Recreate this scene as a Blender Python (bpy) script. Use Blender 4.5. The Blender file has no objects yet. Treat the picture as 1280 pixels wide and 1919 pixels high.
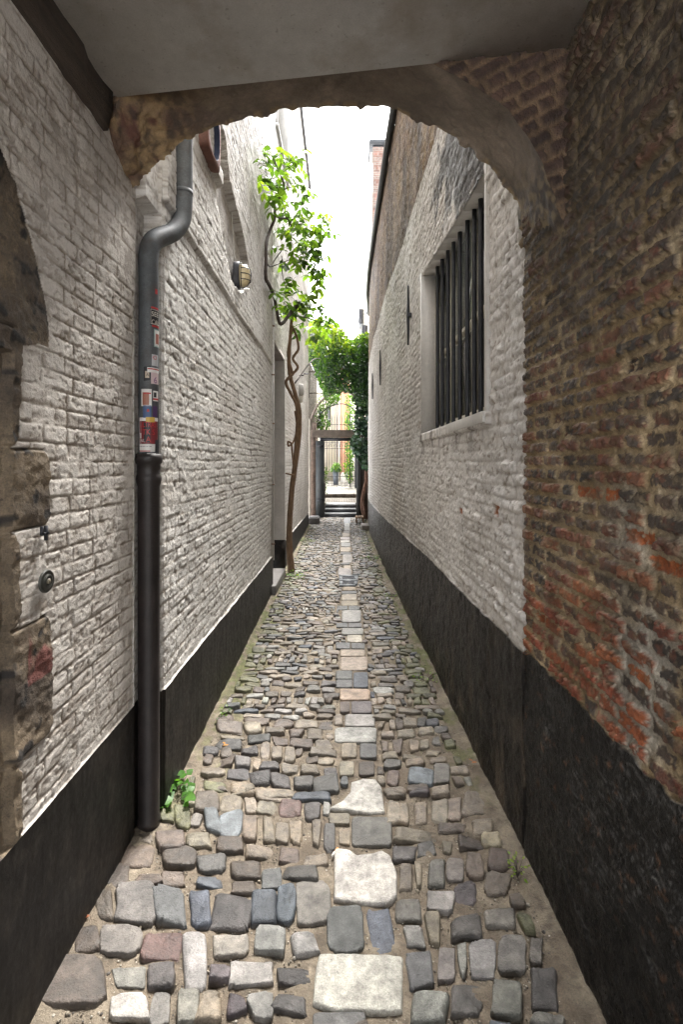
import bpy, bmesh, math, random
import numpy as np
from mathutils import Vector, Matrix
R = math.radians
rng = np.random.default_rng(7)
random.seed(7)

# ------------------------------------------------------------------ camera, world, sun, exposure
scn = bpy.context.scene
COL = scn.collection
CH = 1.6                      # camera height
F = 900.0                     # focal length in pixels of a 1280-wide frame
HX, HY = 640.0, 870.0         # vanishing point
cam = bpy.data.objects.new('camera', bpy.data.cameras.new('camera'))
COL.objects.link(cam)
cam.location = (0, 0, CH)
cam.rotation_euler = (R(90), 0, 0)
cam.data.sensor_fit = 'HORIZONTAL'
cam.data.sensor_width = 36
cam.data.lens = F / 1280 * 36
cam.data.shift_y = -(959.5 - HY) / 1280
cam.data.clip_start = 0.05
cam.data.clip_end = 500
scn.camera = cam

SUN_EL, SUN_AZ = 62, 12
w = bpy.data.worlds.new('World')
scn.world = w
w.use_nodes = True
nt = w.node_tree
bg = nt.nodes['Background']
sky = nt.nodes.new('ShaderNodeTexSky')
sky.sky_type = 'NISHITA'
sky.sun_disc = False
sky.sun_elevation = R(SUN_EL)
sky.sun_rotation = R(SUN_AZ)
sky.air_density = 1.0
sky.dust_density = 3.0
hs = nt.nodes.new('ShaderNodeHueSaturation')
hs.inputs['Saturation'].default_value = 0.12
hs.inputs['Value'].default_value = 1.0
nt.links.new(sky.outputs[0], hs.inputs['Color'])
nt.links.new(hs.outputs[0], bg.inputs['Color'])
bg.inputs['Strength'].default_value = 0.15
sun = bpy.data.objects.new('sun', bpy.data.lights.new('sun', 'SUN'))
COL.objects.link(sun)
sun.data.energy = 1.2
sun.data.angle = R(14)
sun.data.color = (1.0, 0.97, 0.92)
sun.rotation_euler = (R(90 - SUN_EL), 0, R(180 - SUN_AZ))
scn.view_settings.view_transform = 'Standard'
scn.view_settings.look = 'None'
scn.view_settings.exposure = 3.2
scn.view_settings.gamma = 1.0
scn.render.engine = 'CYCLES'
scn.cycles.max_bounces = 12
scn.cycles.diffuse_bounces = 8
scn.cycles.glossy_bounces = 4
scn.cycles.transmission_bounces = 4
scn.cycles.transparent_max_bounces = 6
scn.cycles.use_denoising = True
scn.cycles.denoising_prefilter = 'NONE'
scn.cycles.sample_clamp_indirect = 6

# ------------------------------------------------------------------ projection helpers (photo pixel -> place)
def P(x, y, Y):
    return np.array([(x - HX) * Y / F, Y, CH + (HY - y) * Y / F])
def G(x, y, h=0.0):
    Y = F * (CH - h) / (y - HY)
    return np.array([(x - HX) * Y / F, Y])

# ------------------------------------------------------------------ noise
def _h(ix, iy, seed):
    n = (ix.astype(np.int64) * 374761393 + iy.astype(np.int64) * 668265263 + int(seed) * 982451653) & 0xffffffff
    n = ((n ^ (n >> 13)) * 1274126177) & 0xffffffff
    n = ((n ^ (n >> 16)) * 2246822519) & 0xffffffff
    n = n ^ (n >> 15)
    return (n & 0xffffff) / float(0xffffff)
def vn(x, y, seed=0):
    x = np.asarray(x, float); y = np.asarray(y, float)
    ix = np.floor(x); iy = np.floor(y)
    fx = x - ix; fy = y - iy
    fx = fx * fx * (3 - 2 * fx); fy = fy * fy * (3 - 2 * fy)
    a = _h(ix, iy, seed); b = _h(ix + 1, iy, seed); c = _h(ix, iy + 1, seed); d = _h(ix + 1, iy + 1, seed)
    return (a + (b - a) * fx) * (1 - fy) + (c + (d - c) * fx) * fy
def fbm(x, y, o=4, seed=0, g=.5):
    x, y = np.broadcast_arrays(np.asarray(x, float), np.asarray(y, float))
    r = 0; a = 1; t = 0; k = 1
    for i in range(o):
        r = r + a * (vn(x * k + 13.7 * i, y * k + 7.1 * i, seed + i) - .5); t += a; a *= g; k *= 2.03
    return 2 * r / t
def ss(a, b, x):
    t = np.clip((x - a) / (b - a), 0, 1)
    return t * t * (3 - 2 * t)
def mixc(a, b, t):
    a = np.asarray(a, float); b = np.asarray(b, float)
    t = np.asarray(t)[..., None]
    return a * (1 - t) + b * t

def bricks(u, v, rh, Ls, Lh, joint, soft, seed, warp=.004, rag=.003):
    """masonry pattern: returns mask (1 on brick), random numbers per brick, local offsets"""
    u = u + warp * 2 * fbm(u * 3, v * 3, 3, seed + 50)
    v = v + warp * fbm(u * 2.2, v * 1.3, 3, seed + 60) * 1.6
    row = np.floor(v / rh)
    fv = v - row * rh
    u2 = u + .22 * Lh * fbm(u / (Ls * .8), row * 3.3, 2, seed + 70)
    Pd = Ls + Lh
    off = np.where(row % 2 == 0, 0.0, Pd * .5) + (_h(row, row * 0, seed + 3) - .5) * .3 * Lh
    s = u2 + off
    k = np.floor(s / Pd); f = s - k * Pd
    isS = f < Ls
    bid = k * 2 + np.where(isS, 0, 1)
    du = np.where(isS, np.minimum(f, Ls - f), np.minimum(f - Ls, Pd - f))
    dv = np.minimum(fv, rh - fv)
    n = rag * fbm(u / .012, v / .012, 3, seed + 80)
    d = np.minimum(du, dv)
    # rounded corner distance
    q = joint / 2 + soft
    cu = np.clip(q - du, 0, None); cv = np.clip(q - dv, 0, None)
    d = q - np.sqrt(cu * cu + cv * cv) + n
    m = ss(joint / 2 - .001, joint / 2 + soft, d)
    r1 = _h(bid, row, seed + 1); r2 = _h(bid, row, seed + 2); r3 = _h(bid, row, seed + 4)
    c = np.where(isS, Ls / 2, Ls + Lh / 2)
    return m, r1, r2, r3, (f - c), (fv - rh / 2), row

# ------------------------------------------------------------------ mesh builders
def link_mesh(name, co, loops, starts, totals, mat, parent=None, attrs=None, smooth=True):
    me = bpy.data.meshes.new(name)
    co = np.asarray(co, np.float32).reshape(-1, 3)
    me.vertices.add(len(co)); me.vertices.foreach_set('co', co.ravel())
    me.loops.add(len(loops)); me.loops.foreach_set('vertex_index', np.asarray(loops, np.int32))
    me.polygons.add(len(starts)); me.polygons.foreach_set('loop_start', np.asarray(starts, np.int32))
    try: me.polygons.foreach_set('loop_total', np.asarray(totals, np.int32))
    except Exception: pass
    if smooth: me.polygons.foreach_set('use_smooth', np.ones(len(starts), bool))
    me.update(calc_edges=True)
    for k, a in (attrs or {}).items():
        a = np.asarray(a, np.float32)
        if a.ndim == 2:
            at = me.attributes.new(k, 'FLOAT_COLOR', 'POINT')
            c = np.ones((len(co), 4), np.float32); c[:, :3] = a
            at.data.foreach_set('color', c.ravel())
        else:
            at = me.attributes.new(k, 'FLOAT', 'POINT')
            at.data.foreach_set('value', a)
    me.materials.append(mat)
    o = bpy.data.objects.new(name, me)
    COL.objects.link(o)
    if parent is not None: o.parent = parent
    return o
def grid_parts(X, Y, Z, classes, attrs, flip=False):
    """classes: list of (name, facemask, material, parent). One mesh per class from a shared grid."""
    n, m = X.shape
    idx = np.arange(n * m).reshape(n, m)
    q = np.stack([idx[:-1, :-1], idx[1:, :-1], idx[1:, 1:], idx[:-1, 1:]], -1)
    if flip: q = q[..., ::-1]
    co = np.stack([X, Y, Z], -1).reshape(-1, 3)
    out = []
    for name, mask, mat, parent in classes:
        qq = q[mask].reshape(-1)
        if len(qq) == 0: out.append(None); continue
        used, inv = np.unique(qq, return_inverse=True)
        at = {k: (a.reshape(-1, a.shape[-1]) if a.ndim == 3 else a.reshape(-1))[used] for k, a in attrs.items()}
        nf = len(qq) // 4
        out.append(link_mesh(name, co[used], inv.reshape(-1), np.arange(nf) * 4, np.full(nf, 4), mat, parent, at))
    return out
class MB:
    """collects shapes for one mesh"""
    def __init__(s): s.v = []; s.f = []; s.c = []
    def add(s, vs, fs, col=None):
        b = len(s.v)
        s.v += [tuple(map(float, p)) for p in vs]
        s.f += [tuple(i + b for i in f) for f in fs]
        s.c += [tuple(col) if col is not None else (1, 1, 1)] * len(vs)
        return s
    def box(s, a, b, col=None, jit=0, bev=0):
        (x0, y0, z0), (x1, y1, z1) = a, b
        if bev > 0:
            bm = bmesh.new(); bmesh.ops.create_cube(bm, size=1)
            for v in bm.verts:
                v.co = Vector(((x0 + x1) / 2 + v.co.x * (x1 - x0), (y0 + y1) / 2 + v.co.y * (y1 - y0), (z0 + z1) / 2 + v.co.z * (z1 - z0)))
            bmesh.ops.bevel(bm, geom=bm.edges[:], offset=bev, segments=2, affect='EDGES', profile=.6)
            if jit:
                for v in bm.verts: v.co += Vector([random.uniform(-jit, jit) for _ in range(3)])
            bm.verts.index_update()
            s.add([v.co for v in bm.verts], [[v.index for v in f.verts] for f in bm.faces], col)
            bm.free(); return s
        vs = [(x, y, z) for x in (x0, x1) for y in (y0, y1) for z in (z0, z1)]
        if jit: vs = [tuple(c + random.uniform(-jit, jit) for c in p) for p in vs]
        s.add(vs, [(0, 1, 3, 2), (4, 6, 7, 5), (0, 4, 5, 1), (2, 3, 7, 6), (0, 2, 6, 4), (1, 5, 7, 3)], col); return s
    def tube(s, pts, rad, n=10, col=None, caps=True, bump=0):
        pts = np.asarray(pts, float)
        rad = np.broadcast_to(np.asarray(rad, float), (len(pts),))
        t = np.gradient(pts, axis=0); t /= np.linalg.norm(t, axis=1)[:, None] + 1e-9
        up = np.array([0, 0, 1.]) if abs(t[0][2]) < .9 else np.array([1., 0, 0])
        a = np.cross(t[0], up); a /= np.linalg.norm(a)
        vs = []
        for i, p in enumerate(pts):
            a = a - t[i] * np.dot(a, t[i]); a /= np.linalg.norm(a) + 1e-9
            b = np.cross(t[i], a)
            for k in range(n):
                th = 2 * math.pi * k / n
                r = rad[i] * (1 + bump * (random.random() - .5))
                vs.append(p + r * (math.cos(th) * a + math.sin(th) * b))
        fs = [(i * n + k, i * n + (k + 1) % n, (i + 1) * n + (k + 1) % n, (i + 1) * n + k) for i in range(len(pts) - 1) for k in range(n)]
        if caps: fs += [tuple(range(n))[::-1], tuple((len(pts) - 1) * n + k for k in range(n))]
        return s.add(vs, fs, col)
    def build(s, name, mat, parent=None, smooth=False):
        lo = [i for f in s.f for i in f]
        tot = [len(f) for f in s.f]
        st = np.concatenate([[0], np.cumsum(tot)[:-1]])
        return link_mesh(name, s.v, lo, st, tot, mat, parent, {'col': np.array(s.c)}, smooth)
def crom(pts, n=8):
    pts = np.asarray(pts, float)
    p = np.vstack([2 * pts[0] - pts[1], pts, 2 * pts[-1] - pts[-2]])
    out = []
    for i in range(1, len(p) - 2):
        for t in np.linspace(0, 1, n, endpoint=False):
            out.append(.5 * ((2 * p[i]) + (p[i + 1] - p[i - 1]) * t + (2 * p[i - 1] - 5 * p[i] + 4 * p[i + 1] - p[i + 2]) * t * t + (3 * p[i] - p[i - 1] - 3 * p[i + 1] + p[i + 2]) * t ** 3))
    out.append(pts[-1])
    return np.array(out)
def thing(name, label, cat, loc=(0, 0, 0), group=None):
    o = bpy.data.objects.new(name, None); COL.objects.link(o)
    o.empty_display_size = .1
    o['label'] = label; o['category'] = cat
    if group: o['group'] = group
    o.location = loc
    return o
def put(o, loc):
    """give a thing whose parts were built in world coordinates its own base point"""
    o.location = loc
    inv = Matrix.Translation(-Vector(loc))
    for ch in list(bpy.data.objects):
        if ch.parent == o and ch.type == 'MESH': ch.data.transform(inv)
    for ch in list(bpy.data.objects):
        if ch.parent is not None and ch.parent.parent == o and ch.type == 'MESH': ch.data.transform(inv)
def tag(o, label=None, cat=None, group=None, kind=None):
    if label: o['label'] = label
    if cat: o['category'] = cat
    if group: o['group'] = group
    if kind: o['kind'] = kind
    return o

# ------------------------------------------------------------------ materials
def pbr(name, col=(.5, .5, .5), attr=False, var=.25, vscale=6, vtint=None, rough=.75, rvar=.1, bump=.3, bscale=80, bdist=.004,
        metal=0, spec=.5, b2=0, b2scale=20, transl=0, pits=0, pitcol=(.05, .04, .03), stretch=None, coat=0):
    m = bpy.data.materials.new(name); m.use_nodes = True
    N = m.node_tree.nodes; L = m.node_tree.links
    b = N['Principled BSDF']
    tc = N.new('ShaderNodeTexCoord')
    src = tc.outputs['Object']
    if stretch:
        mp = N.new('ShaderNodeMapping'); mp.inputs['Scale'].default_value = stretch
        L.new(src, mp.inputs[0]); src = mp.outputs[0]
    def noise(scale, det=5, ro=.6):
        n = N.new('ShaderNodeTexNoise'); n.inputs['Scale'].default_value = scale; n.inputs['Detail'].default_value = det
        n.inputs['Roughness'].default_value = ro; L.new(src, n.inputs['Vector']); return n.outputs['Fac']
    if attr:
        a = N.new('ShaderNodeAttribute'); a.attribute_name = 'col'; c = a.outputs['Color']
    else:
        rgb = N.new('ShaderNodeRGB'); rgb.outputs[0].default_value = (*col, 1); c = rgb.outputs[0]
    nf = noise(vscale)
    mr = N.new('ShaderNodeMapRange'); mr.inputs['From Min'].default_value = .3; mr.inputs['From Max'].default_value = .7
    mr.inputs['To Min'].default_value = 1 - var; mr.inputs['To Max'].default_value = 1 + var
    L.new(nf, mr.inputs['Value'])
    nf2 = noise(vscale * 9, 4)
    mr2 = N.new('ShaderNodeMapRange'); mr2.inputs['From Min'].default_value = .3; mr2.inputs['From Max'].default_value = .7
    mr2.inputs['To Min'].default_value = 1 - var * .6; mr2.inputs['To Max'].default_value = 1 + var * .6
    L.new(nf2, mr2.inputs['Value'])
    mu = N.new('ShaderNodeMath'); mu.operation = 'MULTIPLY'; L.new(mr.outputs[0], mu.inputs[0]); L.new(mr2.outputs[0], mu.inputs[1])
    mr3 = N.new('ShaderNodeMapRange'); mr3.inputs['From Min'].default_value = .3; mr3.inputs['From Max'].default_value = .7
    mr3.inputs['To Min'].default_value = 1 - var * .7; mr3.inputs['To Max'].default_value = 1 + var * .7
    L.new(noise(210, 3, .7), mr3.inputs['Value'])
    mu3 = N.new('ShaderNodeMath'); mu3.operation = 'MULTIPLY'; L.new(mu.outputs[0], mu3.inputs[0]); L.new(mr3.outputs[0], mu3.inputs[1]); mu = mu3
    vm = N.new('ShaderNodeVectorMath'); vm.operation = 'SCALE'; L.new(c, vm.inputs[0]); L.new(mu.outputs[0], vm.inputs['Scale'])
    c = vm.outputs[0]
    if vtint:
        mx = N.new('ShaderNodeMix'); mx.data_type = 'RGBA'
        r = N.new('ShaderNodeMapRange'); r.inputs['From Min'].default_value = .48; r.inputs['From Max'].default_value = .72; r.inputs['To Max'].default_value = .8
        L.new(noise(vscale * 1.7, 6, .65), r.inputs['Value']); L.new(r.outputs[0], mx.inputs['Factor'])
        L.new(c, mx.inputs['A']); mx.inputs['B'].default_value = (*vtint, 1); c = mx.outputs['Result']
    if pits:
        mx = N.new('ShaderNodeMix'); mx.data_type = 'RGBA'
        r = N.new('ShaderNodeMapRange'); r.inputs['From Min'].default_value = .64; r.inputs['From Max'].default_value = .70; r.inputs['To Max'].default_value = pits
        L.new(noise(55, 3, .6), r.inputs['Value']); L.new(r.outputs[0], mx.inputs['Factor'])
        L.new(c, mx.inputs['A']); mx.inputs['B'].default_value = (*pitcol, 1); c = mx.outputs['Result']
    L.new(c, b.inputs['Base Color'])
    rr = N.new('ShaderNodeMapRange'); rr.inputs['From Min'].default_value = .3; rr.inputs['From Max'].default_value = .7
    rr.inputs['To Min'].default_value = max(.03, rough - rvar); rr.inputs['To Max'].default_value = min(1, rough + rvar)
    L.new(nf2, rr.inputs['Value']); L.new(rr.outputs[0], b.inputs['Roughness'])
    b.inputs['Metallic'].default_value = metal
    b.inputs['Specular IOR Level'].default_value = spec
    b.inputs['Coat Weight'].default_value = coat
    if bump:
        bp = N.new('ShaderNodeBump'); bp.inputs['Strength'].default_value = bump; bp.inputs['Distance'].default_value = bdist
        h = noise(bscale, 6, .65)
        if b2:
            ad = N.new('ShaderNodeMath'); ad.operation = 'MULTIPLY_ADD'; L.new(noise(b2scale, 5, .6), ad.inputs[0]); ad.inputs[1].default_value = b2; L.new(h, ad.inputs[2]); h = ad.outputs[0]
        L.new(h, bp.inputs['Height']); L.new(bp.outputs[0], b.inputs['Normal'])
    if transl:
        t = N.new('ShaderNodeBsdfTranslucent'); mxs = N.new('ShaderNodeMixShader'); mxs.inputs[0].default_value = transl
        v2 = N.new('ShaderNodeVectorMath'); v2.operation = 'MULTIPLY'; L.new(c, v2.inputs[0]); v2.inputs[1].default_value = (1.6, 1.55, .5)
        L.new(v2.outputs[0], t.inputs['Color']); L.new(b.outputs[0], mxs.inputs[1]); L.new(t.outputs[0], mxs.inputs[2])
        L.new(mxs.outputs[0], N['Material Output'].inputs['Surface'])
    return m
M = {}
M['white_brick'] = pbr('whitewashed_brick', attr=True, var=.12, vscale=3, rough=.62, rvar=.12, bump=.7, bscale=150, bdist=.004, b2=.6, b2scale=45, pits=.35, pitcol=(.14, .11, .09))
M['white_brick_far'] = pbr('whitewashed_brick_rough', attr=True, var=.12, vscale=2.2, rough=.6, bump=.7, bscale=80, bdist=.006, b2=.9, b2scale=22, pits=.45, pitcol=(.16, .12, .09))
M['brick'] = pbr('weathered_brick', attr=True, var=.36, vscale=9, rough=.72, bump=.9, bscale=120, bdist=.006, b2=.8, b2scale=50)
M['tar'] = pbr('black_tar_paint', (.012, .0105, .0095), vtint=(.038, .032, .026), var=.35, vscale=5, rough=.5, rvar=.12, bump=.5, bscale=90, bdist=.002, b2=.8, b2scale=14, spec=.16)
M['tar_rough'] = pbr('rough_black_tar_paint', attr=True, var=.4, vscale=7, rough=.36, rvar=.14, bump=1.0, bscale=75, bdist=.006, b2=1.0, b2scale=28, spec=.22)
M['quoin'] = pbr('brown_stone', attr=True, var=.4, vscale=7, rough=.8, bump=.8, bscale=110, bdist=.005, b2=.8, b2scale=35, pits=.7)
M['soffit'] = pbr('brown_arch_plaster', attr=True, var=.28, vscale=5, rough=.85, bump=.6, bscale=90, bdist=.004, b2=.8, b2scale=25)
M['plaster'] = pbr('grey_ceiling_plaster', (.52, .51, .495), var=.14, vscale=2.2, vtint=(.31, .26, .20), rough=.85, bump=.25, bscale=70, bdist=.002, b2=1, b2scale=8, pits=.35, pitcol=(.15, .13, .11))
M['jamb'] = pbr('smooth_white_render', (.47, .45, .42), var=.14, vscale=3, rough=.7, bump=.3, bscale=60, bdist=.003, pits=.3, pitcol=(.3, .26, .22))
M['dark_wood'] = pbr('dark_old_wood', (.05, .036, .026), var=.5, vscale=7, rough=.75, bump=.8, bscale=60, bdist=.006, stretch=(6, .6, 6))
M['iron'] = pbr('dark_iron', (.02, .021, .026), var=.4, vscale=20, rough=.45, bump=.4, bscale=120, bdist=.002, metal=.2)
M['cast_iron'] = pbr('black_painted_cast_iron', (.020, .015, .014), var=.5, vscale=12, rough=.52, bump=.25, bscale=110, bdist=.0015, spec=.5)
M['zinc'] = pbr('grey_zinc', (.085, .092, .098), var=.3, vscale=9, vtint=(.06, .05, .045), rough=.6, bump=.3, bscale=70, bdist=.002, metal=.1)
M['rust'] = pbr('rusty_copper', (.14, .062, .045), var=.4, vscale=9, rough=.6, bump=.4, bscale=60, metal=.2)
M['cobble'] = pbr('cobblestone', attr=True, var=.34, vscale=30, rough=.5, rvar=.2, bump=.9, bscale=170, bdist=.004, b2=1.0, b2scale=60, spec=.45, pits=.45, pitcol=(.05, .043, .035))
M['dirt'] = pbr('sandy_joint_dirt', attr=True, var=.3, vscale=12, rough=.92, bump=.9, bscale=190, bdist=.006, b2=.8, b2scale=70)
M['slate'] = pbr('blue_stone', (.13, .14, .15), var=.2, vscale=8, rough=.45, bump=.3, bscale=60)
M['slate_dark'] = pbr('dark_blue_stone', (.05, .053, .058), var=.25, vscale=8, rough=.45, bump=.3, bscale=60)
M['leaf'] = pbr('leaf', attr=True, var=.2, vscale=14, rough=.42, bump=.15, bscale=40, transl=.5)
M['ivy_leaf'] = pbr('ivy_leaf', attr=True, var=.2, vscale=14, rough=.3, bump=.2, bscale=40, transl=.15)
M['bark'] = pbr('vine_bark', (.17, .105, .06), var=.4, vscale=18, rough=.85, bump=.8, bscale=60, bdist=.004, stretch=(3, 3, .7))
M['bark_dark'] = pbr('dark_vine_bark', (.055, .04, .033), var=.4, vscale=18, rough=.85, bump=.8, bscale=60, bdist=.004)
M['cream'] = pbr('cream_render', (.64, .59, .49), var=.08, vscale=1.5, rough=.8, bump=.1)
M['salmon'] = pbr('salmon_render', (.60, .31, .20), var=.08, vscale=1.5, rough=.8, bump=.1)
M['pale'] = pbr('pale_stone', attr=True, var=.12, vscale=3, rough=.75, bump=.3, bscale=30)
M['paving'] = pbr('grey_paving', attr=True, var=.2, vscale=6, rough=.8, bump=.3, bscale=50)
M['brass'] = pbr('brass', (.55, .42, .22), var=.15, vscale=20, rough=.35, bump=.1, metal=.6)
M['paint_plain'] = pbr('flat_colour', attr=True, var=.06, vscale=40, rough=.5, bump=0)
def glass_mat(name, col, rough=.08, spec=.8):
    m = bpy.data.materials.new(name); m.use_nodes = True
    b = m.node_tree.nodes['Principled BSDF']; b.inputs['Base Color'].default_value = (*col, 1); b.inputs['Roughness'].default_value = rough
    b.inputs['Specular IOR Level'].default_value = spec
    return m
M['pane'] = glass_mat('dark_window_glass', (.06, .065, .06))
M['lens'] = glass_mat('frosted_lamp_glass', (.60, .50, .30), .22)
M['lens_clear'] = glass_mat('pale_lamp_glass', (.6, .56, .48), .15)

# ------------------------------------------------------------------ wall planes
def XL(Y): return np.interp(Y, [2.2, 5.88, 7.3, 12, 14.4], [-.828, -.862, -.868, -.87, -.87])
def XR(Y): return np.interp(Y, [1.97, 2.5, 3.6, 5.4, 6.9, 8.5, 11, 12.5, 14.6], [.757, .742, .727, .695, .668, .66, .655, .70, .86])
NLX, NRX = -.892, .757                 # near (passage) wall planes
CEIL = 2.985
def yn(X): return 1.705 - .131 * X     # near face of the arch wall
YF = 2.02                              # far face of the arch wall

def axis(breaks, steps):
    """breaks b0..bn, a step for each interval -> grid coordinates that contain every break"""
    out = [breaks[0]]
    for a, b, s in zip(breaks[:-1], breaks[1:], steps):
        n = max(1, int(round((b - a) / s)))
        out += list(np.linspace(a, b, n + 1)[1:])
    return np.array(out)
def growing(a, b, s0, k):
    out = [a]
    while out[-1] < b: out.append(out[-1] + max(s0, k * out[-1]))
    out[-1] = b
    return np.array(out)
def in_poly(px, py, poly):
    r = np.zeros(np.shape(px), bool); n = len(poly)
    for i in range(n):
        x1, y1 = poly[i]; x2, y2 = poly[(i + 1) % n]
        if y1 == y2: continue
        r ^= ((y1 > py) != (y2 > py)) & (px < (x2 - x1) * (py - y1) / (y2 - y1) + x1)
    return r

# ================================================================== LEFT PASSAGE WALL (white brick, brown quoins)
def left_passage_wall():
    Yg = axis([-1.2, -.5, .8, 1.2, 2.05], [.1, .02, .006, .0038])  # passage cut short behind the camera so open sky fills the near walls
    DT = .572
    n_d = 90
    zb = np.linspace(-.03, DT, n_d)
    zt = axis([DT, 2.4, 3.05], [.0042, .006])[1:]
    zz = np.concatenate([zb, zt])
    Y, Z = np.meshgrid(Yg, zz, indexing='ij')
    m, r1, r2, r3, lu, lv, row = bricks(Y, Z, .0555, .192, .12, .0060, .0036, 11, rag=.0045)
    fill = ss(-.15, .45, fbm(Y / .12, Z / .07, 4, 25))
    m = np.maximum(m, fill * .75)
    rough = fbm(Y / .05, Z / .03, 4, 21) * .0009 + fbm(Y / .014, Z / .009, 4, 23) * .0009
    H = fbm(Y * 1.2, Z * 1.2, 3, 5) * .008
    H = H + m * (.0036 + (r1 - .5) * .0024) + m * (r2 - .5) * .012 * lv + rough
    chip = ss(.50, .62, fbm(Y / .035, Z / .02, 4, 31) * .5 + .5 + .12 * (1 - m)) * (1 - .4 * m)
    H -= chip * .0025
    # arch foot relief at the top by the corner: smooth plaster wedge
    wedge = ss(0, .08, (Y - 1.62) - (Z < 2.25) * 5 - (2.62 - Z) * .35) * ss(2.2, 2.45, Z)
    H = H * (1 - .6 * wedge) + wedge * .012
    col = mixc((.37, .325, .275), (.57, .53, .485), m)
    tone = fbm(Y * 2.5, Z * 2.5, 4, 41)
    col = col * (1 + .10 * tone)[..., None] * (1 + .08 * (r3 - .5))[..., None]
    col = mixc(col, (.20, .155, .115), chip * .7 * (r2 > .2))
    thin = ss(.10, .45, fbm(Y / .02, Z / .012, 5, 33, .65)) * ss(-.1, .4, fbm(Y / .2, Z / .2, 3, 35))
    col = mixc(col, (.30, .24, .18), thin * .5)
    crack = ss(.93, .97, 1 - np.abs(fbm(Y * 5, Z * 1.6, 4, 47)))
    col = mixc(col, (.22, .18, .14), crack * .25 * ss(1.9, 2.05, Y + .4 * (Z > 2.3)))
    # brown door surround: toothed quoins and arch ring
    def q(x): return .892 * F / (HX - x)
    pieces = [(640, 842, 36), (842, 985, 90), (985, 1147, 36), (1147, 1372, 94), (1372, 1582, 38)]
    sur = np.zeros(Y.shape, bool); jointm = np.zeros(Y.shape)
    wob = fbm(Y / .06, Z / .06, 3, 63) * .007
    for (ya, yb, xe) in pieces:
        Ye = q(xe)
        # pixel rows to wall heights at this edge
        za = CH + (HY - ya) * q({640: 90, 1147: 94, 1372: 94}.get(ya, 90)) / F; zb_ = CH + (HY - yb) * q({842: 90, 985: 90, 1147: 94, 1372: 94, 1582: 38}[yb]) / F
        blk = (Z < za + wob * .6) & (Z >= zb_ + wob * .6) & (Y < Ye + wob * .7 - .02 * ss(.04, .0, np.minimum(za - Z, Z - zb_)))
        sur |= blk
        jointm = np.maximum(jointm, np.where(blk, ss(.010, .002, np.minimum(np.abs(za - Z), np.abs(Z - zb_))), 0))
    ring = [(1.462, 1.955), (1.455, 2.03), (1.43, 2.12), (1.38, 2.24), (1.31, 2.36), (1.25, 2.41), (1.15, 2.46), (1.0, 2.49), (.6, 2.5), (.6, 1.5), (1.325, 1.83), (1.34, 1.93), (1.40, 1.95)]
    sur |= in_poly(Y + wob * .6, Z + wob * .6, ring)
    zbot = CH + (HY - 1582) * q(37) / F
    hs_ = fbm(Y / .10, Z / .10, 5, 71) * .012 + fbm(Y / .02, Z / .02, 3, 72) * .003
    rib = np.sin(Z / .0085 + 3 * fbm(Y / .1, Z / .1, 2, 75)) * .0008
    H = np.where(sur, .006 + hs_ + rib - jointm * .012, H)
    c1 = mixc((.075, .057, .042), (.165, .125, .082), ss(-.5, .6, fbm(Y / .16, Z / .16, 4, 81)))
    c1 = mixc(c1, (.15, .055, .045), ss(.0, .35, fbm(Y / .09, Z / .14, 3, 83) + .25) * (np.abs(Z - 1.13) < .16) * (Y > 1.36))
    c1 = mixc(c1, (.02, .017, .015), ss(.2, .45, fbm(Y / .05, Z / .05, 4, 85)))
    col = np.where(sur[..., None], c1, col)
    inner = sur & (Y < 1.298) & (Z < 1.9)
    H = np.where(inner, H - .03, H)
    H = np.where(Z > 2.78, np.minimum(H, .004), H)
    dado = Z <= DT + 1e-4
    Hd = fbm(Y * 6, Z * 6, 3, 91) * .003 + fbm(Y / .03, Z / .1, 3, 92) * .0012 + .0075
    H = np.where(dado, Hd, H)
    X = NLX + H
    X[:, -1] = NLX
    fd = (Z[:-1, :-1] < DT - 1e-3)
    fs = (sur[:-1, :-1] & sur[1:, 1:]) & ~fd
    root = thing('passage_wall', 'whitewashed brick wall on the left under the passage ceiling, with brown stone door quoins and black base', 'wall')
    grid_parts(X, Y, Z, [('brickwork', ~fd & ~fs, M['white_brick'], root), ('plinth', fd, M['tar'], root), ('door_surround', fs, M['quoin'], root)], {'col': col})
    # end of the wall at the downpipe niche
    zz2 = np.concatenate([np.linspace(-.03, DT, 30), axis([DT, 3.05], [.006])[1:]])
    xs = np.linspace(0, 1, 14)
    Xe, Ze = np.meshgrid(xs, zz2, indexing='ij')
    Xn = NLX + .006 - .07 * Xe
    me_, r1, *_ = bricks(Xn, Ze, .0555, .188, .098, .009, .007, 11)
    Ye = 2.05 + me_ * .004 + fbm(Xn / .03, Ze / .03, 3, 5) * .002 + np.where(Xe == 0, -.002, 0)
    fd2 = Ze[:-1, :-1] < DT - 1e-3
    cc = np.where((me_ > .5)[..., None], (.58, .55, .51), (.40, .36, .31))
    grid_parts(Xn, Ye, Ze, [('corner', ~fd2, M['white_brick'], root), ('plinth_corner', fd2, M['tar'], root)], {'col': cc})
    return root
LPW = left_passage_wall()

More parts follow.
